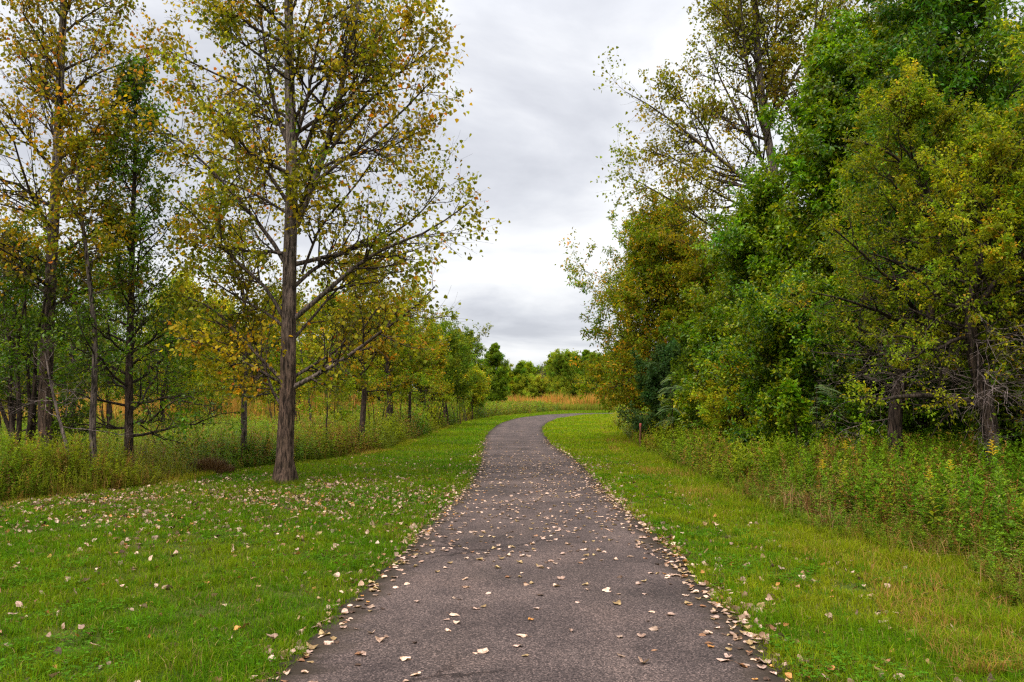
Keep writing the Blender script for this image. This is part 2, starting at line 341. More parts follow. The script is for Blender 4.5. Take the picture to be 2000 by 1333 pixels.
def weed_template(rng, nl, stem, leafL, leafW, top=1.0, lo=0.12):
    """one upright leafy stalk, height 1: list of (verts, faces, shade)"""
    s = Soup(); bend = rng.uniform(-0.24, 0.24, 2)
    cx = lambda z: np.stack([bend[0] * z * z, bend[1] * z * z, z], -1)
    z = np.linspace(0, top, 5); ring = np.array([[1, 0, 0], [-0.5, 0.87, 0], [-0.5, -0.87, 0]]) * stem
    V = (cx(z)[:, None] + ring[None] * (1.1 - 0.8 * z)[:, None, None]).reshape(-1, 3); f = []
    for i in range(4):
        for j in range(3): f.append((i * 3 + j, i * 3 + (j + 1) % 3, i * 3 + 3 + (j + 1) % 3, i * 3 + 3 + j))
    s.add(V, [np.array(f)], (0.55, 0.5, 0.4))
    t = np.sort(rng.uniform(lo, top, nl)); az = np.arange(nl) * 2.4 + rng.uniform(0, 0.6, nl)
    L = leafL * (1.15 - 0.75 * np.clip(t / top, 0, 1) ** 2) * rng.uniform(0.75, 1.2, nl); el = rng.uniform(0.25, 0.9, nl) * (0.5 + 0.7 * t)
    o = cx(t); h = np.stack([np.cos(az), np.sin(az), 0 * az], 1); sd = np.stack([-np.sin(az), np.cos(az), 0 * az], 1); up = np.array([0, 0, 1.0])
    d = h * np.cos(el)[:, None] + up * np.sin(el)[:, None]; L = L[:, None]; w = leafW * L / leafL
    p1 = o + d * L * 0.35; p2 = o + d * L * 0.7 - up * L * 0.10; p3 = o + d * L - up * L * 0.32
    V = np.stack([o, p1 + sd * w, p1 - sd * w, p2 + sd * w * 0.75, p2 - sd * w * 0.75, p3], 1).reshape(-1, 3); k = np.arange(nl)[:, None] * 6
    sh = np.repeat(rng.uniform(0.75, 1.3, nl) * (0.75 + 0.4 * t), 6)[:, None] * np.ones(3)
    s.add(V, [k + np.array([[0, 1, 2]]), k + np.array([[2, 1, 3, 4]]), k + np.array([[4, 3, 5]])], sh)
    return np.concatenate(s.V), s.F, np.concatenate(s.C)
RW = np.random.default_rng(21)
T_NEAR = [weed_template(RW, 52, 0.0045, 0.14, 0.017) for _ in range(7)]
T_WIDE = [weed_template(RW, 26, 0.005, 0.13, 0.036, 0.95) for _ in range(3)]
T_DEAD = [weed_template(RW, 26, 0.006, 0.075, 0.009, 1.0, 0.4) for _ in range(4)]
T_MID = [weed_template(RW, 26, 0.006, 0.17, 0.024) for _ in range(6)]
T_FAR = [weed_template(RW, 13, 0.012, 0.24, 0.05) for _ in range(5)]
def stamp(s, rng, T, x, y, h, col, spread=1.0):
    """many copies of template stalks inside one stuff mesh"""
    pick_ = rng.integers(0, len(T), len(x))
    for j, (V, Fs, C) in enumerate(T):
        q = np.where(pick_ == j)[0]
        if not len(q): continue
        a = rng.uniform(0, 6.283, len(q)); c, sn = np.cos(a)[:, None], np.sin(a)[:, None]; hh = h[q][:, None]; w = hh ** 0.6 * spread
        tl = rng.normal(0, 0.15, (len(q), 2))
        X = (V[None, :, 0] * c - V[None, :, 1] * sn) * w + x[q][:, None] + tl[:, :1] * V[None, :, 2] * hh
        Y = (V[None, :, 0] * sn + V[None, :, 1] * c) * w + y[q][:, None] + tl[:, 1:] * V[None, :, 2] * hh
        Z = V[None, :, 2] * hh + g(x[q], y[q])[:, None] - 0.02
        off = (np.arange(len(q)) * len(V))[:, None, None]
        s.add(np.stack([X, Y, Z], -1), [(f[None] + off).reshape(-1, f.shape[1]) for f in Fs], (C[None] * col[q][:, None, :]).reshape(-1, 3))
def weed_color(rng, x, y, green, yellow, brown, pb=0.12):
    n = len(x); a = np.clip(0.45 + 0.5 * lump(x, y, 0.5, 7) + rng.normal(0, 0.25, n), 0, 1)[:, None]
    c = np.array(green) * (1 - a) + np.array(yellow) * a
    b = rng.uniform(0, 1, n) < pb * (1 + 1.5 * lump(x, y, 0.7, 11)); c[b] = np.array(brown) * rng.uniform(0.7, 1.2, (b.sum(), 1))
    return c * rng.uniform(0.7, 1.25, (n, 1))
G_, Y_, B_ = (0.090, 0.175, 0.007), (0.225, 0.250, 0.010), (0.25, 0.145, 0.034)

def build_weeds():
    rng = np.random.default_rng(33)
    # left bed, in front of and between the trees
    s = Soup(); xa = lambda y: np.maximum(xml(y) - 24, -0.78 * y - 3); xb = lambda y: xml(y) + 0.1
    def ht(x, y, edge): return np.clip(0.35 + 0.75 * edge, 0.3, 1.0) * (0.92 + 0.18 * lump(x, y, 0.6, 2)) * rng.uniform(0.5, 1.18, len(x))
    for T, n, y0, y1, p in ((T_NEAR, 4600, 12, 22, 0.8), (T_MID, 7000, 19, 42, 1.0), (T_FAR, 7500, 38, 125, 1.0)):
        x, y = pick(rng, n, y0, y1, lambda v: v ** -p, xa, xb); e = np.clip((xb(y) - x) / 1.6, 0, 1)
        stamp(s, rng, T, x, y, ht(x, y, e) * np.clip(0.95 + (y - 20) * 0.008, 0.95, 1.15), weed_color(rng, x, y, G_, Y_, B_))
    for T, n, y0, y1 in ((T_MID, 2600, 22, 45), (T_FAR, 4200, 40, 128)):      # the near bank of the bed, thick and tall toward the bend
        x, y = pick(rng, n, y0, y1, lambda v: v ** -0.6, lambda v: xml(v) - 5, xb)
        stamp(s, rng, T, x, y, np.clip(0.5 + (xb(y) - x) * 0.9, 0.5, 1) * np.clip(1.0 + (y - 20) * 0.018, 1.0, 1.6) * rng.uniform(0.6, 1.1, n), weed_color(rng, x, y, G_, Y_, B_, 0.2))
    n = 100000; x, y = pick(rng, n, 12, 125, lambda v: v ** -1.1, xa, xb); e = np.clip((xb(y) - x) / 1.6, 0, 1); k = np.maximum(y / 14, 1)
    s.add(*blades(rng, x, y, ht(x, y, e) * np.clip(0.9 + (y - 20) * 0.008, 0.9, 1.15), 0.0032 * k, weed_color(rng, x, y, (0.10, 0.17, 0.016), (0.26, 0.26, 0.03), (0.30, 0.17, 0.05), 0.2), 0.3))
    for T, n, hs, cg in ((T_WIDE, 700, 0.7, (0.09, 0.17, 0.008)), (T_DEAD, 700, 1.0, (0.28, 0.18, 0.06)), (T_DEAD, 450, 0.8, (0.20, 0.09, 0.03))):
        x, y = pick(rng, n, 12, 34, lambda v: v ** -0.8, lambda v: xml(v) - 6, xb); stamp(s, rng, T, x, y, np.clip(0.4 + (xb(y) - x) * 0.6, 0.4, 1) * hs * rng.uniform(0.5, 1.15, n), np.array(cg) * rng.uniform(0.6, 1.3, (n, 1)))
    tag(s.obj('weeds', M_WEED), 'tall leafy green weeds and grass under the trees left of the path', 'weeds', kind='stuff')
    # right bed
    s = Soup(); xa = lambda y: xmr(y) - 0.05; xb = lambda y: xmr(y) + np.where(y < 30, 5.5 + y * 0.12, 9)
    for T, n, y0, y1, p in ((T_NEAR, 5200, 5.5, 19, 0.9), (T_MID, 7000, 16, 42, 0.9), (T_FAR, 3200, 34, 120, 1.0)):
        x, y = pick(rng, n, y0, y1, lambda v: v ** -p, xa, xb); e = np.clip((x - xa(y) - 0.15) / 1.1, 0, 1)
        stamp(s, rng, T, x, y, ht(x, y, e) * np.clip(1.02 + (y - 14) * 0.012, 1.02, 1.35), weed_color(rng, x, y, (0.095, 0.200, 0.007), (0.20, 0.265, 0.010), B_, 0.12))
    for T, n, y0, y1 in ((T_MID, 2600, 16, 45), (T_FAR, 3200, 40, 128)):
        x, y = pick(rng, n, y0, y1, lambda v: v ** -0.6, xa, lambda v: xmr(v) + 4)
        stamp(s, rng, T, x, y, np.clip(0.5 + (x - xa(y)) * 0.8, 0.5, 1) * np.clip(1.0 + (y - 16) * 0.012, 1.0, 1.5) * rng.uniform(0.6, 1.1, n), weed_color(rng, x, y, (0.115, 0.20, 0.008), (0.26, 0.27, 0.012), B_, 0.15))
    n = 60000; x, y = pick(rng, n, 5.5, 110, lambda v: v ** -1.2, xa, xb); e = np.clip((x - xa(y)) / 1.8, 0, 1); k = np.maximum(y / 10, 1)
    s.add(*blades(rng, x, y, ht(x, y, e) * 0.75, 0.003 * k, weed_color(rng, x, y, (0.11, 0.18, 0.016), (0.27, 0.26, 0.03), (0.34, 0.20, 0.06), 0.3), 0.4))
    for T, n, y1, hs, cg in ((T_WIDE, 900, 22, 0.75, (0.10, 0.19, 0.008)), (T_DEAD, 420, 26, 1.05, (0.30, 0.19, 0.07)), (T_DEAD, 800, 16, 0.85, (0.26, 0.11, 0.035))):
        x, y = pick(rng, n, 6, y1, lambda v: v ** -0.8, xa, lambda v: xmr(v) + 3.6); stamp(s, rng, T, x, y, np.clip(0.4 + (x - xa(y)) * 0.6, 0.4, 1) * hs * rng.uniform(0.5, 1.15, n), np.array(cg) * rng.uniform(0.6, 1.3, (n, 1)))
    tag(s.obj('undergrowth', M_WEED), 'tall green weeds along the edge of the wood right of the path', 'weeds', kind='stuff')
    # rough yellowing fringe between the mown lawn and the weeds
    s = Soup()
    for left in (True, False):
        n = 42000 if left else 52000; sg = -1 if left else 1; bx = xml if left else xmr
        x, y = pick(rng, n, 5 if not left else 10, 110, lambda v: v ** -1.15, lambda v: bx(v) - (1.3 if left else 1.15), lambda v: bx(v) + (0.5 if left else 1.7))
        h = (0.24 + 0.18 * lump(x, y, 1.1, 4)) * rng.uniform(0.5, 1.5, n) * np.clip(0.45 + 0.6 * (x - bx(y)) * sg, 0.4, 1.3); k = np.maximum(y / 9, 1) ** 0.9
        s.add(*blades(rng, x, y, h, 0.0028 * k, weed_color(rng, x, y, (0.12, 0.185, 0.008), (0.27, 0.25, 0.015), (0.34, 0.18, 0.055), 0.25 if left else 0.42), 0.75))
    fx, fy = gnd(555, 948); n = 1500; a = rng.uniform(0, 6.28, n); rr = 0.22 + np.abs(rng.normal(0, 0.16, n)); x = fx + rr * np.cos(a); y = fy + rr * np.sin(a)
    s.add(*blades(rng, x, y, 0.16 * rng.uniform(0.4, 1.3, n) * np.clip(1.3 - rr, 0.4, 1), np.full(n, 0.004), weed_color(rng, x, y, (0.07, 0.15, 0.004), (0.20, 0.20, 0.01), (0.2, 0.11, 0.03), 0.25), 0.7))
    tag(s.obj('rough_grass', M_GRASS), 'rough yellowing grass fringe where the mown lawn meets the weeds', 'grass', kind='stuff')
    # orange dry grass of the open field behind
    s = Soup()
    x1, y1 = pick(rng, 34000, 46, 100, lambda v: v ** -0.7, lambda v: xml(v) - 45, lambda v: xml(v) - 7)
    x2, y2 = pick(rng, 26000, 134, 148, lambda v: v * 0 + 1, lambda v: v * 0 - 26, lambda v: v * 0 + 30)
    x = np.concatenate([x1, x2]); y = np.concatenate([y1, y2]); n = len(x)
    c = np.array([0.58, 0.26, 0.07]) * rng.uniform(0.6, 1.2, (n, 1)); m = rng.uniform(0, 1, n) < 0.3; c[m] = np.array([0.40, 0.30, 0.06]) * rng.uniform(0.6, 1.1, (m.sum(), 1)); m = rng.uniform(0, 1, n) < 0.35 + 0.35 * lump(x, y, 0.35, 15); c[m] = np.array([0.20, 0.22, 0.02]) * rng.uniform(0.6, 1.2, (m.sum(), 1))
    s.add(*blades(rng, x, y, np.where(y > 120, 2.7, 2.7) * (0.85 + 0.35 * lump(x, y, 0.55, 6)) * rng.uniform(0.45, 1.15, n), 0.03 * y / 80, c, 0.2))
    x, y = pick(rng, 12000, 128, 135, lambda v: v * 0 + 1, lambda v: v * 0 - 26, lambda v: v * 0 + 30); n = len(x)
    s.add(*blades(rng, x, y, 1.3 * rng.uniform(0.6, 1.1, n), np.full(n, 0.05), weed_color(rng, x, y, (0.12, 0.17, 0.016), (0.25, 0.25, 0.03), (0.3, 0.18, 0.05)), 0.25))
    tag(s.obj('field_grass', M_GRASS), 'tall dry orange grass of the open field beyond the trees', 'field grass', kind='stuff')
build_weeds()

# ------------------------------------------------------------------ trees
def tubes(P, Rd, sides, flute=None):
    """P (B,N,3) centre lines, Rd (B,N) radii -> verts, quads"""
    B, n, _ = P.shape
    T = np.empty_like(P); T[:, 1:-1] = P[:, 2:] - P[:, :-2]; T[:, 0] = P[:, 1] - P[:, 0]; T[:, -1] = P[:, -1] - P[:, -2]; T = nrm(T)
    ref = np.where(np.abs(T[:, :1, 2:3]) > 0.8, np.array([[[0, 1.0, 0]]]), np.array([[[0, 0, 1.0]]]))
    U = nrm(np.cross(T, np.broadcast_to(ref, T.shape))); W = np.cross(T, U)
    a = np.arange(sides) * 2 * np.pi / sides
    rr = Rd[..., None] * (np.ones((1, 1, sides)) if flute is None else flute)
    V = P[:, :, None] + rr[..., None] * (np.cos(a)[None, None, :, None] * U[:, :, None] + np.sin(a)[None, None, :, None] * W[:, :, None])
    i = np.arange(B * n).reshape(B, n)[:, :-1, None] * sides; j = np.arange(sides)[None, None]; j2 = (j + 1) % sides
    return V.reshape(-1, 3), np.stack([i + j, i + j2, i + sides + j2, i + sides + j], -1).reshape(-1, 4)

def bspline(P, n):
    """smooth resample of a traced limb"""
    P = np.asarray(P, float); k = np.arange(len(P)); Q = resample(P, n * 3)
    for _ in range(max(2, n // 3)):
        Q[1:-1] = (Q[:-2] + 2 * Q[1:-1] + Q[2:]) / 4
    return resample(Q, n)

def kids(rng, P, Rd, num, tr, ang, lf, rf, up, wig, n, lmax=99, shape=None, out=0.0):
    """child branches: num per parent, start range tr along it, angle from it, length factor of the parent"""
    B, M, _ = P.shape; idx = np.repeat(np.arange(B), num); K = len(idx)
    t = rng.uniform(tr[0], tr[1], K); q = t * (M - 1); i = np.minimum(q.astype(int), M - 2); fr = (q - i)[:, None]
    st = P[idx, i] * (1 - fr) + P[idx, i + 1] * fr; tan = nrm(P[idx, i + 1] - P[idx, i])
    pl = np.linalg.norm(np.diff(P, axis=1), axis=2).sum(1)[idx]
    L = np.minimum(pl * lf * (1.1 - 0.65 * t), lmax) * rng.uniform(0.6, 1.3, K)
    rnd = rng.normal(0, 1, (K, 3)); per = nrm(rnd - (rnd * tan).sum(1, keepdims=True) * tan)
    a = rng.uniform(ang[0], ang[1], K)[:, None]; d = nrm(np.cos(a) * tan + np.sin(a) * per)
    s = np.linspace(0, 1, n)[None, :, None]; bendv = np.array([0, 0, up])[None, None]
    w = np.cumsum(rng.normal(0, wig, (K, n, 3)), 1); w -= w[:, :1]
    Pc = st[:, None] + L[:, None, None] * (d[:, None] * s + bendv * s * s + w * s)
    pr = (Rd[idx, i] * (1 - fr[:, 0]) + Rd[idx, i + 1] * fr[:, 0]) * rf
    Rc = pr[:, None] * (1 - 0.8 * s[..., 0])
    return Pc, Rc, idx, t

def leaf_soup(rng, P, num, size, aspect, pal, droop=0.3, tr=(0.15, 1.05), keep=None, jit=0.35, clump=0.45, fold=0.25, spread=0.5, flat=0.5, scat=0.3, fine=True, tint=None):
    """leaves along the twigs P; each is a folded four-corner blade"""
    B, M, _ = P.shape; idx = np.repeat(np.arange(B), num)
    if keep is not None: idx = idx[rng.uniform(0, 1, len(idx)) < keep[idx]]
    K = len(idx); t = rng.uniform(tr[0], tr[1], K); q = np.clip(t, 0, 0.999) * (M - 1); i = q.astype(int); fr = (q - i)[:, None]
    p = P[idx, i] * (1 - fr) + P[idx, i + 1] * fr; tan = nrm(P[idx, i + 1] - P[idx, i])
    ax = nrm(rng.normal(0, 1, (K, 3)) + 0.6 * tan + np.array([0, 0, -droop * 2])); nr = rng.normal(0, 1, (K, 3)) * (1.2 - flat) + np.array([0, 0, flat * 1.5])
    nr = nrm(nr - (nr * ax).sum(1, keepdims=True) * ax); sd = np.cross(nr, ax)
    S = (size * rng.uniform(0.65, 1.25, K))[:, None]; b = p + ax * S * spread + rng.normal(0, 1, (K, 3)) * S * scat
    w = S * aspect * 0.5; m = b + ax * S * 0.38 + nr * S * fold * 0.5
    V = np.stack([b, m + sd * w, b + ax * S - nr * S * 0.08, m - sd * w], 1)
    if fine:
        m1 = b + ax * S * 0.20 + nr * S * fold * 0.5; m2 = b + ax * S * 0.58 + nr * S * fold * 0.3
        V = np.stack([b, m1 + sd * w, m2 + sd * w * 0.68, b + ax * S - nr * S * 0.10, m2 - sd * w * 0.68, m1 - sd * w], 1)
    pc = np.array([c for c, _ in pal]); pw = np.array([w_ for _, w_ in pal], float); pw /= pw.sum()
    tw = rng.choice(len(pc), B, p=pw); ch = np.where(rng.uniform(0, 1, K) < clump, tw[idx], rng.choice(len(pc), K, p=pw))
    if tint is not None: pc_t = tint[idx]
    else: pc_t = 1.0
    C = pc[ch] * pc_t * (1 + rng.uniform(-jit, jit, (K, 1))) * (1 + rng.uniform(-0.2, 0.2, B))[idx][:, None]
    nv = V.shape[1]; k = np.arange(K)[:, None] * nv; C = np.repeat(np.clip(C, 0.002, 0.9), nv, 0)
    fs = [np.array([[0, 1, 2, 3]]), np.array([[0, 3, 4, 5]])] if fine else [np.array([[0, 1, 2]]), np.array([[0, 2, 3]])]
    return V.reshape(-1, 3), [k + f for f in fs], C

BARK = {'cottonwood': ((0.085, 0.056, 0.042), (0.185, 0.150, 0.132), (0.058, 0.041, 0.032)), 'dark': ((0.055, 0.038, 0.03), (0.06, 0.044, 0.036), (0.045, 0.033, 0.026)), 'grey': ((0.10, 0.078, 0.066), (0.13, 0.105, 0.092), (0.09, 0.07, 0.06)), 'dead': ((0.12, 0.092, 0.084), (0.16, 0.125, 0.117), (0.13, 0.10, 0.093))}
def tree(name, label, trunks, limbs=(), seed=0, base=None, cat='tree', group=None, bark='dark', h0=0.25, n1=24, L1=(2.0, 2.5, 0.8), el=(10, 60), up1=0.15,
         n2=8, lf2=0.42, n3=5, lf3=0.5, nl=12, size=0.09, aspect=0.85, pal=None, droop=0.3, keep=(0.3, 1.0), mat=None, r_limb=0.4, lmax3=0.7, dead=0, dead_z=(0.2, 0.4), flat=0.5, sides=12, az=None, ends=None, wig=0.05, gap=1.0, yscale=1.0, scat=0.35, fine=True, lmax2=99):
    """trunks: list of (points (n,3), r0, r1) in world space; limbs: traced ones, same form; more limbs grow by themselves"""
    rng = np.random.default_rng(seed); s = Soup(); sb = Soup(); bk = BARK[bark]
    base = np.array(trunks[0][0][0] if base is None else base, float)
    prim = []; crown_pts = []
    for P, r0, r1 in trunks:
        P = bspline(np.asarray(P, float) - base, 28); t = np.linspace(0, 1, 28); rad = r1 + (r0 - r1) * (1 - t) ** 0.9
        Pz = P[:, 2]; rad = rad * (1 + 0.42 * np.exp(-np.maximum(Pz, 0) / (0.9 * r0 + 0.02)))
        P2 = P.copy()
        if Pz[0] < 0.3: P2 = np.concatenate([[P[0] - [0, 0, 0.25]], [P[0] + 0.12 * (P[1] - P[0])], P[1:]]); rad = np.concatenate([[rad[0] * 1.15], rad]); 
        m = len(P2); a = np.arange(sides) * 2 * np.pi / sides; ph = rng.uniform(0, 6, 3)
        ex = np.exp(-np.maximum(P2[:, 2], 0) / (1.2 * r0 + 0.02))[:, None]
        fl = 1 + 0.12 * ex * np.cos(5 * a + ph[0])[None] + 0.24 * ex * np.cos(3 * a + ph[1])[None] + 0.035 * np.sin(3 * a[None] + 3.0 * P2[:, 2:3] + ph[2])
        V, Fq = tubes(P2[None], rad[None], sides, fl[None]); mixz = np.clip(np.repeat(P2[:, 2], sides) / 6.5 - 0.35, 0, 1)[:, None]
        s.add(V, [Fq], np.array(bk[0]) * (1 - mixz) + np.array(bk[1]) * mixz)
        # limbs that grow by themselves
        if n1:
            K = n1 if len(trunks) == 1 else max(4, n1 // len(trunks)); tt = h0 + (0.985 - h0) * ((np.arange(K) + rng.uniform(0, 1, K)) / K); q = tt * 27; i = np.minimum(q.astype(int), 26); fr = (q - i)[:, None]
            st = P[i] * (1 - fr) + P[i + 1] * fr; u = (tt - h0) / (1 - h0)
            L = np.interp(u, [0, 0.45, 1], L1) * rng.uniform(0.7, 1.2, K)
            A = (np.arange(K) * 2.399 + rng.uniform(0, 0.9, K)) if az is None else rng.uniform(az[0], az[1], K); E = np.radians(np.interp(u, [0, 1], el) + rng.normal(0, 9, K))
            d = np.stack([np.cos(A) * np.cos(E), np.sin(A) * np.cos(E) * yscale, np.sin(E)], 1); sp = np.linspace(0, 1, 9)[None, :, None]
            w = np.cumsum(rng.normal(0, wig, (K, 9, 3)), 1); w -= w[:, :1]
            Pp = st[:, None] + L[:, None, None] * (d[:, None] * sp + np.array([0, 0, up1]) * sp ** 2 + w * sp)
            rr = np.minimum((rad[-28:][i] * r_limb), 0.02 * L + 0.006); prim.append((Pp, rr[:, None] * (1 - 0.82 * sp[..., 0])))
    for P, r0, r1 in limbs:
        P = bspline(np.asarray(P, float) - base, 9); prim.append((P[None], np.linspace(r0, r1, 9)[None]))
    P1 = np.concatenate([p for p, _ in prim]); R1 = np.concatenate([r for _, r in prim])
    V, Fq = tubes(P1, R1, 6); mz = np.clip((np.repeat(R1.ravel(), 6) - 0.02) / 0.05, 0, 1)[:, None]
    mid = np.array(bk[1]) * 0.8 + np.array(bk[0]) * 0.2
    sb.add(V, [Fq], np.array(bk[2]) * (1 - mz) + mid * mz)
    P2, R2, i2, t2 = kids(rng, P1, R1, n2, (0.12, 1.0), (0.45, 1.15), lf2, 0.55, 0.12, 0.05, 6, lmax2); V, Fq = tubes(P2, R2, 4); sb.add(V, [Fq], bk[2])
    P3, R3, i3, t3 = kids(rng, P2, R2, n3, (0.1, 1.0), (0.4, 1.2), lf3, 0.6, 0.05, 0.06, 4, lmax3); R3 = np.maximum(R3, 0.0016); V, Fq = tubes(P3, R3, 3); sb.add(V, [Fq], bk[2])
    root = empty(name, tuple(base), label, cat, group)
    s.obj('trunk', M_BARK, root, True)
    sb.obj('branches', M_BARK, root, True)
    if pal:
        k2 = rng.uniform(keep[0], keep[1], len(P2)); k2[rng.uniform(0, 1, len(P2)) > gap] = 0.2; k3 = k2[i3]
        b1 = 1 + rng.uniform(-0.16, 0.16, (len(P1), 1)); y1 = 1 + rng.normal(0, 0.10, (len(P1), 1)); b2 = 1 + rng.uniform(-0.2, 0.2, (len(P2), 1)); y2 = 1 + rng.normal(0, 0.13, (len(P2), 1)); t1 = b1 * np.concatenate([y1, 1 + 0 * y1, 1 + 0 * y1], 1); tn2 = t1[i2] * b2 * np.concatenate([y2, 1 + 0 * y2, 1 + 0 * y2], 1)
        lv = Soup(); lv.add(*leaf_soup(rng, P3, nl, size, aspect, pal, droop, keep=k3, flat=flat, tint=tn2[i3], scat=scat, fine=fine))
        # tips of the second-order branches carry leaves too
        lv.add(*leaf_soup(rng, P2[:, 2:], nl, size, aspect, pal, droop, keep=k2, flat=flat, tint=tn2, scat=scat, fine=fine))
        if ends: lv.add(*leaf_soup(rng, P1[:, 5:], ends, size, aspect, pal, droop, flat=flat, fine=fine))
        lv.obj('crown', mat or M_LEAF, root)
    if dead:
        # bare grey lower branches
        K = dead; P0 = P1[0:1]; src = bspline(np.asarray(trunks[0][0], float) - base, 28)
        tt = rng.uniform(dead_z[0], dead_z[1], K); i = np.minimum((tt * 27).astype(int), 26); A = rng.uniform(2.2, 5.6, K); E = rng.uniform(-0.25, 0.45, K)
        d = np.stack([np.cos(A) * np.cos(E), np.sin(A) * np.cos(E), np.sin(E)], 1); sp = np.linspace(0, 1, 8)[None, :, None]; L = rng.uniform(0.9, 2.3, K)[:, None, None]
        w = np.cumsum(rng.normal(0, 0.07, (K, 8, 3)), 1); w -= w[:, :1]
        Q1 = src[i][:, None] + L * (d[:, None] * sp - np.array([0, 0, 0.18]) * sp ** 2 + w * sp); S1 = 0.014 * (1 - 0.8 * sp[..., 0]) * np.ones((K, 1))
        Q2, S2, _, _ = kids(rng, Q1, S1, 7, (0.15, 1), (0.4, 1.2), 0.5, 0.6, -0.1, 0.09, 6); Q3, S3, _, _ = kids(rng, Q2, S2, 4, (0.1, 1), (0.4, 1.2), 0.55, 0.7, -0.05, 0.1, 5)
        sd = Soup()
        for Q, S, k in ((Q1, S1, 5), (Q2, S2, 4), (Q3, S3, 3)):
            V, Fq = tubes(Q, np.maximum(S, 0.002), k); sd.add(V, [Fq], BARK['dead'][2])
        do = sd.obj('dead_branches', M_BARK, root, True); do['label'] = 'bare grey lower branches'
    return root

def trace(pts, Y0, Y1=None):
    Y1 = Y0 if Y1 is None else Y1; n = len(pts)
    return [at(px, py, Y0 + (Y1 - Y0) * k / max(1, n - 1)) for k, (px, py) in enumerate(pts)]
def rooted(pts, Y):
    """traced trunk whose foot stands on the ground"""
    P = trace(pts, Y); f = P[0].copy(); f[2] = float(g(f[0], Y)); return [f] + P[1:]
def stem(x, y, H, rng, lean=(0, 0), wig=0.03, n=7):
    z = np.linspace(0, 1, n); w = np.cumsum(rng.normal(0, wig, (n, 2)), 0) * H * 0.35; w -= w[0]
    return np.stack([x + lean[0] * z * H + w[:, 0], y + lean[1] * z * H + w[:, 1], g(x, y) + z * H], 1)

GOLD = [((0.275, 0.240, 0.010), 5), ((0.185, 0.185, 0.008), 4), ((0.38, 0.29, 0.013), 2.2), ((0.46, 0.18, 0.015), 0.5), ((0.085, 0.10, 0.007), 1)]
ORANGE = [((0.30, 0.23, 0.010), 4.5), ((0.215, 0.20, 0.009), 5), ((0.44, 0.25, 0.014), 1.4), ((0.52, 0.18, 0.015), 0.5), ((0.11, 0.12, 0.008), 1.5)]
OLIVE = [((0.215, 0.195, 0.009), 4), ((0.165, 0.170, 0.008), 3), ((0.27, 0.20, 0.012), 1.4), ((0.30, 0.17, 0.015), 0.3)]
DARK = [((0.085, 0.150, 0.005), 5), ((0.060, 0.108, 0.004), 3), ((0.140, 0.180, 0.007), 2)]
GREEN = [((0.125, 0.215, 0.005), 5), ((0.075, 0.145, 0.004), 3.5), ((0.215, 0.265, 0.008), 3), ((0.26, 0.22, 0.012), 0.25)]
LIME = [((0.205, 0.250, 0.008), 5), ((0.140, 0.185, 0.006), 3.2), ((0.31, 0.295, 0.012), 2.0), ((0.38, 0.22, 0.015), 0.5)]
YELLOW = [((0.42, 0.38, 0.012), 5), ((0.29, 0.31, 0.010), 3), ((0.20, 0.23, 0.009), 1.4)]
PEAR = [((0.21, 0.21, 0.008), 4), ((0.145, 0.195, 0.006), 5.5), ((0.40, 0.26, 0.012), 1.5), ((0.46, 0.22, 0.015), 0.5)]
PALE = [((0.33, 0.37, 0.025), 4), ((0.26, 0.31, 0.018), 3), ((0.40, 0.41, 0.035), 2)]
MIDG = [((0.135, 0.190, 0.010), 4), ((0.095, 0.150, 0.009), 3), ((0.20, 0.225, 0.012), 2)]
BLUEG = [((0.050, 0.100, 0.022), 4), ((0.036, 0.075, 0.016), 3), ((0.06, 0.10, 0.03), 1.5)]

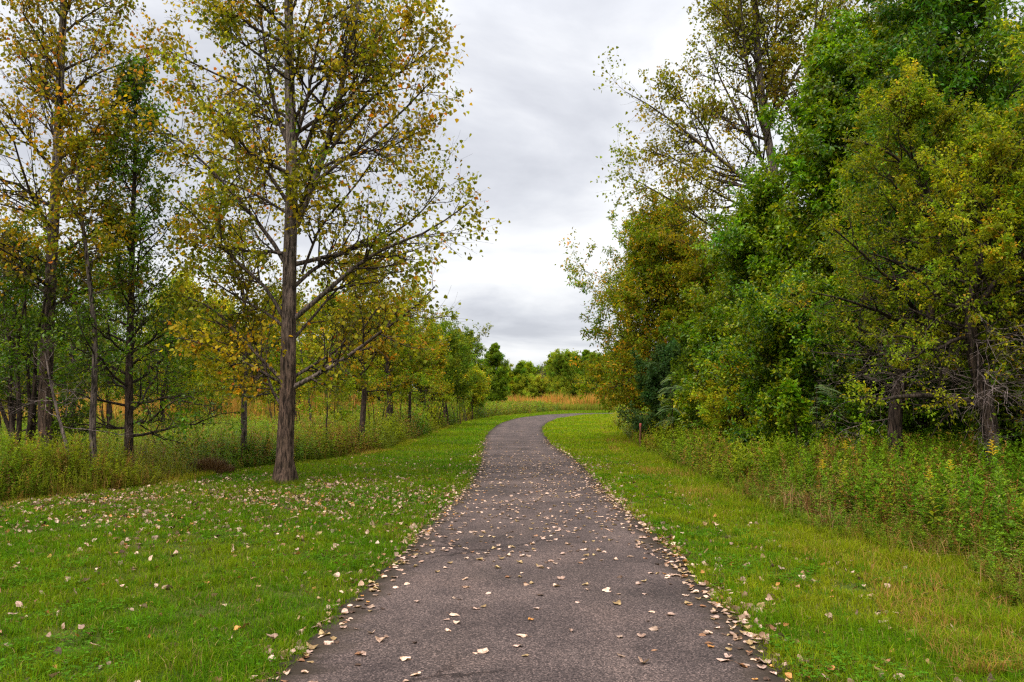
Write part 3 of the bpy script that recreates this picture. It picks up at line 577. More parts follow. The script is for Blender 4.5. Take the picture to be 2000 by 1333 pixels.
# --- the big cottonwood beside the path
f0 = gnd(555, 948); Y = float(f0[1])
tr = [np.array([f0[0], Y, float(g(0, Y))])] + trace([(557, 860), (563, 745), (564, 620), (567, 470), (571, 330), (566, 180), (564, 40), (562, -140), (558, -320)], Y)
def lm(pts, r0, dY, r1=0.012): return (trace(pts, Y, Y + dY), r0, r1)
limbs = [
    lm([(570, 758), (640, 722), (690, 690), (735, 655), (800, 610), (850, 560)], 0.058, -1.1), lm([(568, 740), (610, 715), (650, 690), (700, 655), (740, 600)], 0.042, 0.9),
    lm([(572, 625), (640, 568), (700, 514), (760, 480), (835, 455), (912, 400)], 0.060, -0.6), lm([(575, 560), (600, 533), (670, 492), (750, 468), (815, 425), (865, 365)], 0.050, 0.9),
    lm([(578, 440), (600, 390), (622, 330), (645, 270), (664, 180), (690, 70), (712, -60), (730, -220)], 0.095, 0.5, 0.02), lm([(605, 365), (660, 320), (720, 275), (790, 215), (850, 150)], 0.045, -0.8),
    lm([(590, 535), (625, 440), (690, 370), (730, 310), (780, 250)], 0.032, -1.2), lm([(572, 340), (610, 260), (650, 130), (690, 20), (740, -110)], 0.05, 1.0),
    lm([(570, 300), (600, 200), (618, 90), (650, -30)], 0.045, -0.9), lm([(566, 290), (545, 240), (528, 170), (515, 70), (495, -60)], 0.055, 0.5),
    lm([(560, 520), (535, 475), (500, 430), (470, 395), (430, 350), (380, 300), (310, 240)], 0.052, 0.6), lm([(564, 400), (520, 330), (470, 290), (420, 240), (370, 150)], 0.045, -0.7),
    lm([(558, 628), (520, 560), (470, 520), (440, 490), (390, 430), (340, 385)], 0.046, -0.5), lm([(556, 640), (520, 610), (480, 590), (430, 560), (380, 520)], 0.035, 0.9),
    lm([(552, 745), (500, 690), (460, 650), (430, 615), (395, 590), (340, 575)], 0.042, 0.6), lm([(550, 750), (505, 722), (460, 700), (410, 675), (350, 660)], 0.036, -0.8),
    lm([(548, 790), (528, 760), (520, 720), (502, 690), (488, 640), (478, 590)], 0.036, 1.2), lm([(575, 660), (620, 610), (660, 560), (720, 540), (790, 530)], 0.034, 1.6),
    lm([(570, 240), (620, 160), (700, 110), (750, 75), (810, 40)], 0.04, -1.0), lm([(566, 160), (510, 110), (450, 70), (380, 20)], 0.04, 0.8), lm([(566, 90), (640, 40), (700, 5), (750, -60)], 0.04, 1.2), lm([(564, 60), (500, 0), (440, -70)], 0.04, -1),
    lm([(640, 300), (700, 220), (770, 150), (850, 90)], 0.04, -0.5), lm([(655, 220), (720, 150), (780, 80), (825, 0)], 0.04, 0.7), lm([(620, 330), (690, 300), (760, 290), (850, 240)], 0.035, 1.1), lm([(566, 420), (500, 380), (430, 350), (350, 320)], 0.035, 1.1), lm([(560, 230), (480, 170), (410, 140), (330, 100)], 0.04, -0.4)]
tree('cottonwood_tree', 'big cottonwood with thick furrowed trunk standing on the mown grass left of the path', [(tr, 0.185, 0.052)], limbs, 3, bark='cottonwood', h0=0.30, n1=18, L1=(2.2, 2.6, 1.6), el=(15, 60),
     n2=14, lf2=0.44, n3=10, lf3=0.62, nl=10, size=0.088, aspect=0.95, pal=GOLD, droop=0.55, keep=(0.22, 0.66), lmax3=0.8, lmax2=1.6, sides=20, gap=0.96, flat=0.25, ends=14, scat=0.8)

# --- the trees of the left side
rg = np.random.default_rng(77)
tree('cottonwood_tree', 'tall orange-leaved cottonwood with slim trunk near the left edge of the photo', [(rooted([(92, 910), (88, 760), (95, 620), (103, 470), (113, 300), (117, 160), (124, 20), (128, -200)], 18.0), 0.16, 0.05)], [], 8, bark='cottonwood', h0=0.27, n1=36, L1=(1.9, 2.5, 1.5), el=(15, 60), up1=0.2,
     n2=13, lf2=0.48, n3=8, lf3=0.68, nl=8, size=0.086, aspect=0.95, pal=ORANGE, droop=0.5, keep=(0.22, 0.68), gap=0.95, flat=0.3, ends=14, scat=0.8, lmax3=0.9)
tree('cottonwood_sapling', 'slender grey sapling with wavy trunk and orange leaves between two taller trees', [(rooted([(187, 915), (180, 830), (185, 740), (186, 650), (176, 560), (166, 470), (152, 370), (150, 250)], 17.2), 0.075, 0.02)], [], 9, bark='grey', h0=0.5, n1=18, L1=(0.9, 1.2, 0.6), el=(25, 60),
     n2=8, lf2=0.48, n3=5, nl=8, size=0.085, pal=ORANGE, droop=0.4, keep=(0.3, 0.8), ends=10, scat=0.8)
tree('ash_tree', 'dark green conical tree with straight dark trunk left of the big cottonwood', [(rooted([(253, 905), (252, 760), (255, 600), (259, 450), (263, 330), (266, 230), (268, 140)], 18.2), 0.105, 0.015)], [], 10, bark='dark', h0=0.10, n1=58, L1=(2.2, 1.6, 0.5), el=(20, 60), up1=0.15,
     n2=9, lf2=0.5, n3=6, lf3=0.65, nl=7, scat=0.8, size=0.085, aspect=0.66, pal=DARK + [((0.14, 0.155, 0.012), 1.5)], mat=M_GLOSS, keep=(0.2, 0.85), gap=0.93, ends=10)
tree('pole_tree', 'thin straight tree with sparse yellowing branches just behind the big cottonwood', [(rooted([(476, 868), (478, 740), (479, 620), (476, 570), (452, 510), (430, 440), (405, 350)], 22.5), 0.095, 0.02)],
     [(trace([(477, 750), (440, 700), (400, 650), (350, 620)], 22.5, 21), 0.03, 0.006), (trace([(478, 590), (500, 520), (520, 440), (540, 370)], 22.5, 23), 0.03, 0.006)], 12, bark='grey', h0=0.22, n1=30, L1=(2.0, 1.8, 0.8), el=(12, 55), n2=9, lf2=0.48, n3=6, nl=7, size=0.085, pal=ORANGE + [((0.17, 0.21, 0.009), 9)], keep=(0.15, 0.75), gap=0.9, ends=8, scat=0.7)
def multi(px, Y, H, k, seed, spread=0.25, r=0.06, mid=0):
    q = np.random.default_rng(seed); x = col_x(px, Y)
    return [(stem(x + q.normal(0, 0.12), Y + q.normal(0, 0.12), H * q.uniform(0.75, 1.05), q, (q.uniform(-spread, spread), q.uniform(-spread, spread)), 0.05), r * q.uniform(0.7, 1.1), 0.012) for _ in range(k)]
tree('wild_shrub', 'dark many-stemmed shrub with black crooked stems at the left edge of the photo', multi(58, 18.5, 5.6, 6, 4, 0.26, 0.07), [], 14, base=(col_x(58, 18.5), 18.5, float(g(0, 18.5))), cat='shrub', bark='dark', h0=0.22, n1=40, L1=(1.3, 1.5, 0.7), el=(10, 55),
     n2=8, lf2=0.45, n3=4, nl=10, size=0.085, aspect=0.55, pal=DARK, mat=M_GLOSS, keep=(0.2, 1.0), dead=9, dead_z=(0.25, 0.6))
tree('dead_sapling', 'leaning bare grey dead sapling with wispy twigs beside the leftmost cottonwood', [(rooted([(143, 925), (130, 870), (112, 805), (98, 745), (88, 690)], 16.4), 0.045, 0.012)], [], 15, cat='dead tree', bark='dead', h0=0.45, n1=12, L1=(1.2, 1.1, 0.5), el=(0, 40), n2=5, lf2=0.5, n3=3, lf3=0.6, pal=None, wig=0.09)

# small trees strung along the weeds toward the bend
def small(px, Y, top, W, name, label, pal, seed, h0=0.22, n1=26, size=0.09, aspect=0.7, stems=None, lean=(0, 0), bark='dark', keep=(0.2, 0.95), el=(10, 55), r=None, nl=10, n2=7, n3=4, top_w=0.55, gap=0.94, mat=None, cat='tree', group=None, dead=0, low=1.0, droop=0.3, ends=20):
    n2 += 2; n3 += 1; nl = int(nl * 1.3)
    q = np.random.default_rng(seed + 900); x = col_x(px, Y); H = EYE + (HOR - top) / F * Y - float(g(0, Y)); w = W / F * Y / 2 * 1.18
    tk = [(stem(x, Y, H * 0.94, q, lean), r or 0.016 * H, 0.012)] if not stems else multi(px, Y, H * 0.92, stems, seed, 0.13, r or 0.011 * H)
    return tree(name, label, tk, [], seed, base=(x, Y, float(g(x, Y))), bark=bark, h0=h0, n1=n1, L1=(w * 0.85 * low, w * 0.95, w * top_w), el=el, n2=n2, lf2=0.45, n3=n3, nl=nl, size=size, aspect=aspect, pal=pal, keep=keep, gap=gap, mat=mat, cat=cat, group=group, lmax3=0.9, dead=dead, droop=droop, ends=ends)
small(610, 34, 600, 130, 'slender_tree', 'thin leaning tree with pale trunk right of the big cottonwood trunk', LIME, 20, lean=(-0.12, 0), bark='grey', n1=16, h0=0.4, r=0.07)
small(706, 30, 520, 215, 'orange_tree', 'small round-headed tree with orange-tinged leaves and forked dark trunk', ORANGE + [((0.15, 0.18, 0.012), 4)], 21, n1=36, n2=8, h0=0.33, r=0.13, el=(15, 60))
small(762, 38, 610, 120, 'stout_tree', 'stout short tree with thick dark leaning trunk in the weeds', LIME, 22, lean=(-0.05, 0), r=0.2, h0=0.36, el=(15, 60))
small(797, 40, 575, 140, 'young_tree', 'young yellow-green tree with straight thin trunk behind the weeds', LIME + [((0.36, 0.2, 0.02), 1.2)], 23, n1=30, h0=0.34, r=0.09, el=(15, 60))
small(872, 56, 640, 135, 'spreading_tree', 'broad many-stemmed green tree where the path starts to bend', MIDG, 24, n1=50, stems=5, h0=0.36, el=(15, 65), size=0.13, n2=8)
small(820, 50, 660, 120, 'spreading_shrub', 'low many-stemmed orange-green tree left of the broad green tree at the bend', PEAR, 25, n1=36, stems=4, h0=0.36, el=(15, 65), size=0.12)
small(922, 72, 738, 70, 'round_shrub', 'small yellow-green shrub on a thin stem beside the left bank of the bend', YELLOW[1:] + LIME, 26, n1=22, h0=0.38, size=0.15)
small(640, 27, 690, 110, 'bare_sapling', 'spindly half-bare sapling in the weeds right of the big cottonwood', LIME, 27, n1=12, keep=(0.05, 0.3), r=0.03, h0=0.3)

# thicket and tree line: a few grown once, then repeated
def proto(seed, H, W, pal, n1=60, size=0.13, aspect=0.7, h0=0.12, el=(5, 60), nl=14, n2=10, n3=5, top_w=0.42, keep=(0.35, 1.0), low=1.0, stems=None):
    q = np.random.default_rng(seed + 300)
    tk = [(stem(0, 0, H * 0.93, q) - [0, 0, float(g(0, 0))], 0.017 * H, 0.015)] if not stems else [(stem(q.normal(0, 0.15), q.normal(0, 0.15), H * q.uniform(0.8, 0.95), q, (q.uniform(-0.2, 0.2), q.uniform(-0.2, 0.2))), 0.01 * H, 0.012) for _ in range(stems)]
    return tree('tree', 'x', tk, [], seed, base=(0, 0, 0), h0=h0, n1=n1, L1=(W / 2 * 0.85 * low, W / 2 * 0.95, W / 2 * top_w), el=el, n2=n2, lf2=0.45, n3=n3, nl=nl, size=size, aspect=aspect, pal=pal, keep=keep, lmax3=1.0, sides=8, ends=20, fine=False)
class Kind:
    def __init__(s, name, r, H, W): s.r = r; s.H = H; s.W = W; s.used = False; s.name = name; r.name = name
    def put(s, px, Y, top, W, label, group=None, seed=0):
        q = np.random.default_rng(seed + abs(int(px)) * 7 + int(Y)); x = col_x(px, Y); z = float(g(x, Y)); H = EYE + (HOR - top) / F * Y - z; kz = H / s.H; kx = W / F * Y / s.W; rz = q.uniform(0, 6.28)
        if s.used: return copy_tree(s.r, (x, Y, z), rz, (kx, kx, kz), label, group)
        s.used = True; s.r.location = (x, Y, z); s.r.rotation_euler = (0, 0, rz); s.r.scale = (kx, kx, kz); s.r['label'] = label
        if group: s.r['group'] = group
        return s.r
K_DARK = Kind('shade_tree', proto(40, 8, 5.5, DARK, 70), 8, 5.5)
K_OPEN = Kind('thicket_tree', proto(48, 8.5, 5.5, DARK + [((0.17, 0.21, 0.009), 4)], 46, h0=0.30, nl=9, n2=9, n3=5, keep=(0.15, 0.8), size=0.11), 8.5, 5.5)
K_MID = Kind('field_tree', proto(41, 8, 5.5, MIDG, 70), 8, 5.5)
K_YEL = Kind('yellow_tree', proto(42, 7, 5.0, YELLOW, 50, h0=0.25, keep=(0.2, 0.9)), 7, 5.0)
K_LIME = Kind('lime_tree', proto(43, 7, 5.0, LIME, 50, size=0.12, h0=0.22, keep=(0.2, 0.9)), 7, 5.0)
K_CONE = Kind('pointed_tree', proto(44, 10, 4.0, [((0.15, 0.22, 0.010), 4), ((0.10, 0.165, 0.008), 3)], 80, top_w=0.12, low=1.1, el=(10, 40), size=0.17), 10, 4.0)
K_PALE = Kind('pale_shrub', proto(45, 4.2, 4.2, PALE, 60, size=0.12, aspect=0.3, stems=5, el=(15, 75), h0=0.2), 4.2, 4.2)
K_GREEN = Kind('wood_tree', proto(46, 10, 6, GREEN, 80, size=0.13), 10, 6)
for px, Y, top, W, k, lab in [
    (25, 27, 470, 230, K_OPEN, 'dark green thicket tree at the far left behind the black-stemmed shrub'), (140, 31, 500, 240, K_OPEN, 'dark green thicket tree behind the leftmost cottonwood trunk'), (215, 38, 540, 220, K_OPEN, 'dark green thicket tree behind the slender grey sapling'),
    (320, 34, 600, 190, K_OPEN, 'dark green thicket tree just right of the dark conical tree'), (345, 46, 560, 190, K_YEL, 'bright yellow-green tree glowing behind the dark conical tree'), (425, 52, 600, 170, K_YEL, 'yellow-green tree behind the thin straight tree'),
    (330, 84, 690, 200, K_YEL, 'yellow-green tree at the far side of the field seen between the left trunks'), (540, 55, 590, 190, K_LIME, 'lime green tree behind the big cottonwood trunk'), (640, 60, 585, 190, K_LIME, 'lime green tree behind the leaning pale trunk'),
    (735, 62, 620, 170, K_LIME, 'lime green tree behind the round-headed orange tree'), (500, 80, 660, 200, K_MID, 'green tree beyond the orange field behind the cottonwood'), (690, 88, 670, 190, K_MID, 'green tree beyond the orange field behind the orange-tinged tree'),
    (800, 84, 655, 170, K_MID, 'green tree beyond the orange field left of the broad green tree'), (905, 78, 660, 110, K_MID, 'green tree at the right shoulder of the broad many-stemmed tree'), (-120, 25, 420, 280, K_OPEN, 'dark green thicket tree beyond the left edge'),
    (430, 86, 700, 200, K_MID, 'green tree low behind the thin straight tree'), (150, 70, 640, 260, K_LIME, 'lime green tree deep behind the left thicket'), (30, 60, 610, 260, K_MID, 'green tree deep behind the far left thicket'),
    (967, 118, 664, 56, K_CONE, 'tall narrow dark green tree standing above the distant tree line'), (1018, 150, 703, 44, K_CONE, 'slim green tree right of the tall narrow one in the distance'), (1048, 160, 722, 60, K_DARK, 'low dark round tree in the middle of the distant tree line'),
    (1002, 165, 728, 50, K_DARK, 'low dark tree at the foot of the tall narrow tree'), (1100, 150, 702, 70, K_MID, 'rounded green tree right of the distant bare tree'), (1128, 156, 688, 54, K_CONE, 'left one of the two pointed trees in the distance'), (1146, 156, 678, 54, K_CONE, 'right one of the two pointed trees in the distance'),
    (1172, 150, 700, 80, K_MID, 'rounded green tree just left of the wood edge in the distance'), (1215, 152, 690, 80, K_LIME, 'lime green tree at the wood edge in the distance'), (1240, 120, 660, 120, K_MID, 'green tree behind the golden tree at the wood edge'),
    (935, 150, 715, 70, K_MID, 'distant green tree left of the tall narrow one'), (880, 150, 720, 90, K_DARK, 'distant dark tree behind the broad green tree at the bend')]:
    k.put(px, Y, top, W, lab)
K_FAR = Kind('distant_tree', proto(51, 9, 6.5, [((0.20, 0.28, 0.010), 4), ((0.15, 0.22, 0.008), 3), ((0.26, 0.30, 0.012), 2)], 60, size=0.24, el=(5, 60), keep=(0.3, 1)), 9, 6.5)
K_BRUSH = Kind('brushy_sapling', proto(49, 3.0, 2.2, LIME + [((0.12, 0.17, 0.006), 4)], 16, size=0.08, h0=0.45, stems=3, nl=6, n2=6, n3=3, keep=(0.1, 0.7)), 3.0, 2.2)
for px, Y, top, W in [(590, 33, 735, 90), (655, 36, 745, 85), (680, 40, 750, 80), (735, 36, 745, 90), (778, 42, 745, 80), (825, 46, 748, 75), (850, 50, 752, 70), (895, 60, 757, 70), (910, 66, 752, 60), (540, 40, 745, 80), (430, 42, 742, 90), (395, 36, 745, 80), (300, 40, 735, 95), (215, 34, 735, 100), (130, 29, 735, 105), (20, 27, 740, 110)]:
    K_BRUSH.put(px, Y, top, W, 'scrubby waist-high to head-high sapling in the weeds left of the path', 'scrubby saplings in the left weeds')
for px, Y, top, W, k, lab in [(60, 98, 690, 180, K_DARK, 'distant dark tree beyond the field behind the black-stemmed shrub'), (180, 104, 700, 170, K_MID, 'distant green tree beyond the field behind the slender grey sapling'), (290, 100, 695, 170, K_DARK, 'distant dark tree beyond the field right of the dark conical trunk'), (400, 108, 700, 170, K_MID, 'distant green tree beyond the field left of the thin straight tree'),
    (520, 104, 700, 160, K_DARK, 'distant dark tree beyond the field just left of the big cottonwood trunk'), (625, 108, 700, 150, K_DARK, 'distant dark tree beyond the field just right of the big cottonwood trunk'), (1086, 158, 700, 70, K_FAR, 'distant bright green tree just right of the bare grey tree'), (1030, 156, 715, 60, K_FAR, 'distant bright green tree just left of the bare grey tree'), (1112, 158, 696, 80, K_FAR, 'bright green tree beside the two pointed trees in the distance'), (1160, 158, 700, 90, K_FAR, 'bright green tree between the two pointed trees and the wood edge'), (985, 150, 722, 60, K_FAR, 'distant bright green tree at the foot of the tall narrow tree on its right'), (1200, 154, 698, 90, K_FAR, 'bright green tree where the wood edge hides the path end')]:
    k.put(px, Y, top, W, lab)
for px, Y, top, W in [(1012, 150, 743, 66), (1058, 152, 741, 70), (1098, 149, 746, 60), (1136, 151, 744, 62), (968, 150, 748, 60), (1178, 153, 746, 64)]:
    K_PALE.put(px, Y, top, W, 'feathery pale green willow-like shrub in the row before the distant trees', 'pale willow-like shrubs beyond the bend')
bt = tree('bare_tree', 'leafless grey tree in the middle of the distant tree line', [(stem(col_x(1057, 152), 152, 8.6, np.random.default_rng(2)), 0.2, 0.03)], [], 50, bark='dead', h0=0.35, n1=22, L1=(2.2, 2, 0.8), el=(25, 70), n2=6, n3=4, pal=None, cat='dead tree', sides=6)

# --- the wood on the right
YR = 31.0
tree('large_cottonwood', 'tallest olive-brown cottonwood with spreading limbs rising behind the right-hand wood', [(rooted([(1565, 880), (1552, 640), (1535, 430), (1508, 320), (1490, 220), (1478, 90), (1470, -120), (1465, -300)], YR), 0.25, 0.06)],
     [(trace(p, YR, YR + dy), r, 0.015) for p, dy, r in [
        ([(1538, 430), (1465, 360), (1400, 305), (1335, 255), (1285, 215), (1222, 180)], -1.5, 0.11), ([(1530, 400), (1485, 310), (1440, 220), (1400, 140), (1375, 80)], 1.0, 0.10), ([(1545, 560), (1450, 480), (1370, 430), (1310, 390), (1228, 345)], -1, 0.08),
        ([(1540, 420), (1575, 300), (1600, 170), (1640, 20), (1670, -120)], 1.5, 0.13), ([(1520, 350), (1560, 280), (1580, 200), (1590, 80), (1600, -60)], -2, 0.10), ([(1500, 280), (1465, 180), (1450, 60), (1445, -60)], -1.5, 0.09),
        ([(1545, 480), (1620, 380), (1690, 260), (1740, 120), (1780, 0)], 2, 0.11), ([(1490, 230), (1510, 120), (1520, 0), (1540, -150)], 2, 0.08), ([(1470, 370), (1390, 350), (1322, 312), (1255, 292)], 1.5, 0.06), ([(1485, 200), (1455, 110), (1425, 30), (1410, -40)], 2.5, 0.07), ([(1555, 650), (1480, 560), (1400, 500), (1330, 470)], 1.5, 0.07), ([(1400, 305), (1370, 240), (1335, 200), (1310, 150)], -1.0, 0.05), ([(1500, 250), (1560, 130), (1640, 40), (1720, -40)], -1.0, 0.08), ([(1600, 170), (1680, 100), (1760, 60), (1830, 20)], 1.0, 0.06), ([(1530, 430), (1440, 400), (1370, 360), (1300, 310)], -2.0, 0.06), ([(1500, 110), (1480, 20), (1460, -90)], -2, 0.06)]],
     60, bark='cottonwood', h0=0.42, n1=14, L1=(3.5, 3.5, 2.4), el=(20, 60), n2=20, lf2=0.40, n3=10, lf3=0.6, nl=11, size=0.115, aspect=0.95, pal=OLIVE, keep=(0.2, 0.68), gap=0.95, lmax3=1.1, lmax2=2.4, droop=0.4, ends=30, scat=0.7)
small(1300, 37, 462, 290, 'golden_tree', 'golden-orange round tree with upright sprigs at the left end of the right-hand wood', PEAR, 61, n1=115, h0=0.17, size=0.13, aspect=0.55, n2=9, n3=5, nl=12, top_w=0.5, el=(0, 75), keep=(0.4, 1), r=0.16, low=1.0)
small(1365, 33, 520, 160, 'twiggy_tree', 'yellow-green tree in front of the golden tree at the wood edge', LIME, 62, n1=50, h0=0.15, size=0.1, n2=8)
small(1295, 31, 690, 120, 'dark_shrub', 'dark blue-green bush under the golden tree', BLUEG, 63, n1=50, h0=0.08, size=0.09, cat='shrub', stems=3, keep=(0.5, 1), nl=13)
small(1385, 28, 640, 120, 'dark_shrub', 'dark green bush between the golden tree and the yellow bush', DARK, 64, n1=40, h0=0.1, size=0.09, cat='shrub', stems=4)
small(1480, 25, 400, 270, 'bright_tree', 'bright green tree in the middle of the right-hand wood', GREEN + [((0.17, 0.21, 0.015), 2)], 65, n1=90, h0=0.12, size=0.115, aspect=0.62, n2=9, n3=5, nl=11, mat=M_GLOSS, keep=(0.3, 1), el=(0, 65))
small(1650, 23, 55, 310, 'tall_maple', 'tall bright green tree rising above the middle of the right-hand wood', GREEN, 66, n1=110, h0=0.15, size=0.12, aspect=0.65, n2=9, n3=5, nl=12, mat=M_GLOSS, keep=(0.3, 1), top_w=0.4, el=(5, 65), r=0.16)
small(1560, 18.5, 520, 230, 'broad_bush', 'green glossy bush spreading low over the weeds', GREEN + [((0.03, 0.08, 0.01), 3)], 67, n1=70, h0=0.1, size=0.085, aspect=0.6, n2=8, n3=5, nl=11, mat=M_GLOSS, cat='shrub', stems=4, keep=(0.3, 1), el=(-5, 55))
small(1440, 22, 668, 120, 'yellow_bush', 'small bright yellow-green bush standing out at the wood edge', YELLOW[1:] + LIME, 68, n1=44, h0=0.1, size=0.07, aspect=0.6, cat='shrub', stems=3)
Y4 = 14.2
tree('locust_tree', 'olive-yellow tree with bent trunk and bare grey lower branches', [(rooted([(1748, 930), (1747, 800), (1768, 710), (1815, 640), (1836, 540), (1830, 450), (1800, 340), (1775, 240), (1765, 180)], Y4), 0.14, 0.02)],
     [(trace([(1835, 560), (1870, 480), (1900, 380), (1915, 290)], Y4, Y4 - 0.8), 0.05, 0.01), (trace([(1815, 640), (1750, 560), (1690, 500), (1620, 440)], Y4, Y4 - 1.2), 0.05, 0.01), (trace([(1800, 650), (1720, 610), (1650, 585), (1580, 570)], Y4, Y4 - 0.6), 0.04, 0.01), (trace([(1800, 350), (1740, 300), (1690, 280), (1640, 270)], Y4, Y4 - 0.6), 0.03, 0.008)],
     70, bark='dark', h0=0.33, n1=58, L1=(2.1, 1.8, 0.5), el=(0, 55), n2=9, lf2=0.42, n3=6, nl=22, size=0.052, aspect=0.6, pal=LIME + [((0.165, 0.195, 0.007), 6), ((0.11, 0.155, 0.005), 5), ((0.28, 0.225, 0.012), 1.2)], keep=(0.2, 1.0), gap=0.95, ends=40, dead=17, dead_z=(0.18, 0.42))
Y6 = 12.6
tree('thorn_tree', 'yellow-green tree with leaning trunk and long low bough at the right edge', [(rooted([(1945, 960), (1938, 860), (1925, 780), (1898, 690), (1895, 600), (1920, 480), (1950, 380), (1975, 270)], Y6), 0.145, 0.02)],
     [(trace([(1932, 800), (1880, 782), (1820, 772), (1750, 775), (1690, 790)], Y6, Y6 - 0.5), 0.075, 0.02), (trace([(1895, 620), (1950, 540), (2010, 490), (2080, 440)], Y6, Y6 - 0.6), 0.05, 0.01)],
     71, bark='dark', h0=0.40, n1=46, L1=(1.7, 1.7, 0.6), el=(0, 55), n2=9, lf2=0.42, n3=6, nl=20, size=0.052, aspect=0.6, pal=LIME, keep=(0.2, 1.0), gap=0.95, ends=40, dead=13, dead_z=(0.22, 0.48))
small(1905, 18.5, -110, 380, 'shade_tree', 'tall dark green tree filling the top right corner', DARK + [((0.06, 0.15, 0.012), 5)], 72, n1=110, h0=0.2, size=0.11, aspect=0.6, n2=9, n3=5, nl=11, mat=M_GLOSS, keep=(0.3, 1), r=0.17, el=(0, 60))
small(1770, 24, -20, 260, 'tall_tree', 'tall mixed green tree between the tall bright green tree and the top right corner', GREEN + DARK, 75, n1=90, h0=0.2, size=0.12, aspect=0.65, n2=9, n3=5, nl=11, mat=M_GLOSS, keep=(0.3, 1), r=0.15, el=(0, 60))
small(2060, 13, 120, 380, 'edge_tree', 'yellow-green tree whose branches reach in from the right edge', LIME + [((0.08, 0.16, 0.012), 4)], 73, n1=70, h0=0.15, size=0.06, aspect=0.6, n2=8, n3=5, nl=12, keep=(0.2, 1))
small(1560, 15.2, 745, 60, 'thin_sapling', 'thin dark leaning sapling stem rising from the weeds under the glossy bush', GREEN, 74, n1=10, h0=0.5, size=0.07, lean=(-0.06, 0), r=0.03)
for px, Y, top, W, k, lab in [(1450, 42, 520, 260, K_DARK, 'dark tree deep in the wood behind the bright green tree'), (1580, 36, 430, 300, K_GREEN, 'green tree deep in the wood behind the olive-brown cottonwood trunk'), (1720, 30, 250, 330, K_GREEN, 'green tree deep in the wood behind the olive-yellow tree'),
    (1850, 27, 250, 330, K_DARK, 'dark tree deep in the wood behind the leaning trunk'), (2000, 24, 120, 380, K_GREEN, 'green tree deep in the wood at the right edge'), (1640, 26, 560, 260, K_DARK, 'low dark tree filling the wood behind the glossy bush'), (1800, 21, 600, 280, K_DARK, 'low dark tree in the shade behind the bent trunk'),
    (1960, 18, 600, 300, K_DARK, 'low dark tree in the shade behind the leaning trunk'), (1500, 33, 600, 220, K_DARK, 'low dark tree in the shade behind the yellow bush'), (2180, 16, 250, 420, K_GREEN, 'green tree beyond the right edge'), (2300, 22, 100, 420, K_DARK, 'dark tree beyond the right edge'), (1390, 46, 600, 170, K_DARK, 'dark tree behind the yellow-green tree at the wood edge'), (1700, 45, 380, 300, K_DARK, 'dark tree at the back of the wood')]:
    k.put(px, Y, top, W, lab)

# sumac sprays: long feather leaves of paired leaflets
def sumac(px, py, Y, label, seed, n=11, lo=0.4):
    rng = np.random.default_rng(seed); x = col_x(px, Y); z0 = float(g(x, Y)); top = at(px, py, Y)[2] - z0
    root = empty('sumac_shrub', (x, Y, z0), label, 'shrub'); sb = Soup(); lv = Soup()
    P = stem(0, 0, top, rng) - [0, 0, 0]; P[:, 2] = np.linspace(0, top, len(P)); V, Fq = tubes(P[None], np.linspace(0.018, 0.008, len(P))[None], 6); sb.add(V, [Fq], BARK['dark'][0])
    for k in range(n):
        a = k * 2.4 + rng.uniform(0, 0.5); h = top * rng.uniform(lo, 1.0); L = rng.uniform(0.4, 0.6); sp = np.linspace(0, 1, 12)[:, None]
        d = np.array([math.cos(a), math.sin(a), 0.45]); C = np.array([0, 0, h]) + np.array([P[-1, 0], P[-1, 1], 0]) * h / top + L * (d * sp - np.array([0, 0, 0.75]) * sp ** 2)
        V, Fq = tubes(C[None], np.full((1, 12), 0.004), 3); sb.add(V, [Fq], (0.12, 0.08, 0.04))
        sd = np.array([-math.sin(a), math.cos(a), 0.0])
        for s_ in (-1, 1):
            o = C[1:]; q = np.clip(1.2 - np.abs(sp[1:] - 0.5), 0.5, 1) * 0.17; ax = nrm(sd * s_ + d * 0.35 - np.array([0, 0, 0.35])); w = np.cross(ax, [0, 0, 1.0]); w /= np.linalg.norm(w)
            V = np.stack([o, o + ax * q * 0.4 + w * 0.024, o + ax * q, o + ax * q * 0.4 - w * 0.024], 1).reshape(-1, 3); kk = np.arange(11)[:, None] * 4
            lv.add(V, [kk + np.array([[0, 1, 2]]), kk + np.array([[0, 2, 3]])], np.array([0.17, 0.25, 0.12]) * rng.uniform(0.7, 1.25))
    sb.obj('stem', M_BARK, root, True); lv.obj('foliage', M_GLOSS, root)
sumac(1312, 735, 26.5, 'silvery green sumac with feather leaves before the dark blue-green bush', 1, 34)
sumac(1590, 752, 15.6, 'silvery green sumac with feather leaves under the glossy bush', 2, 12, 0.55)

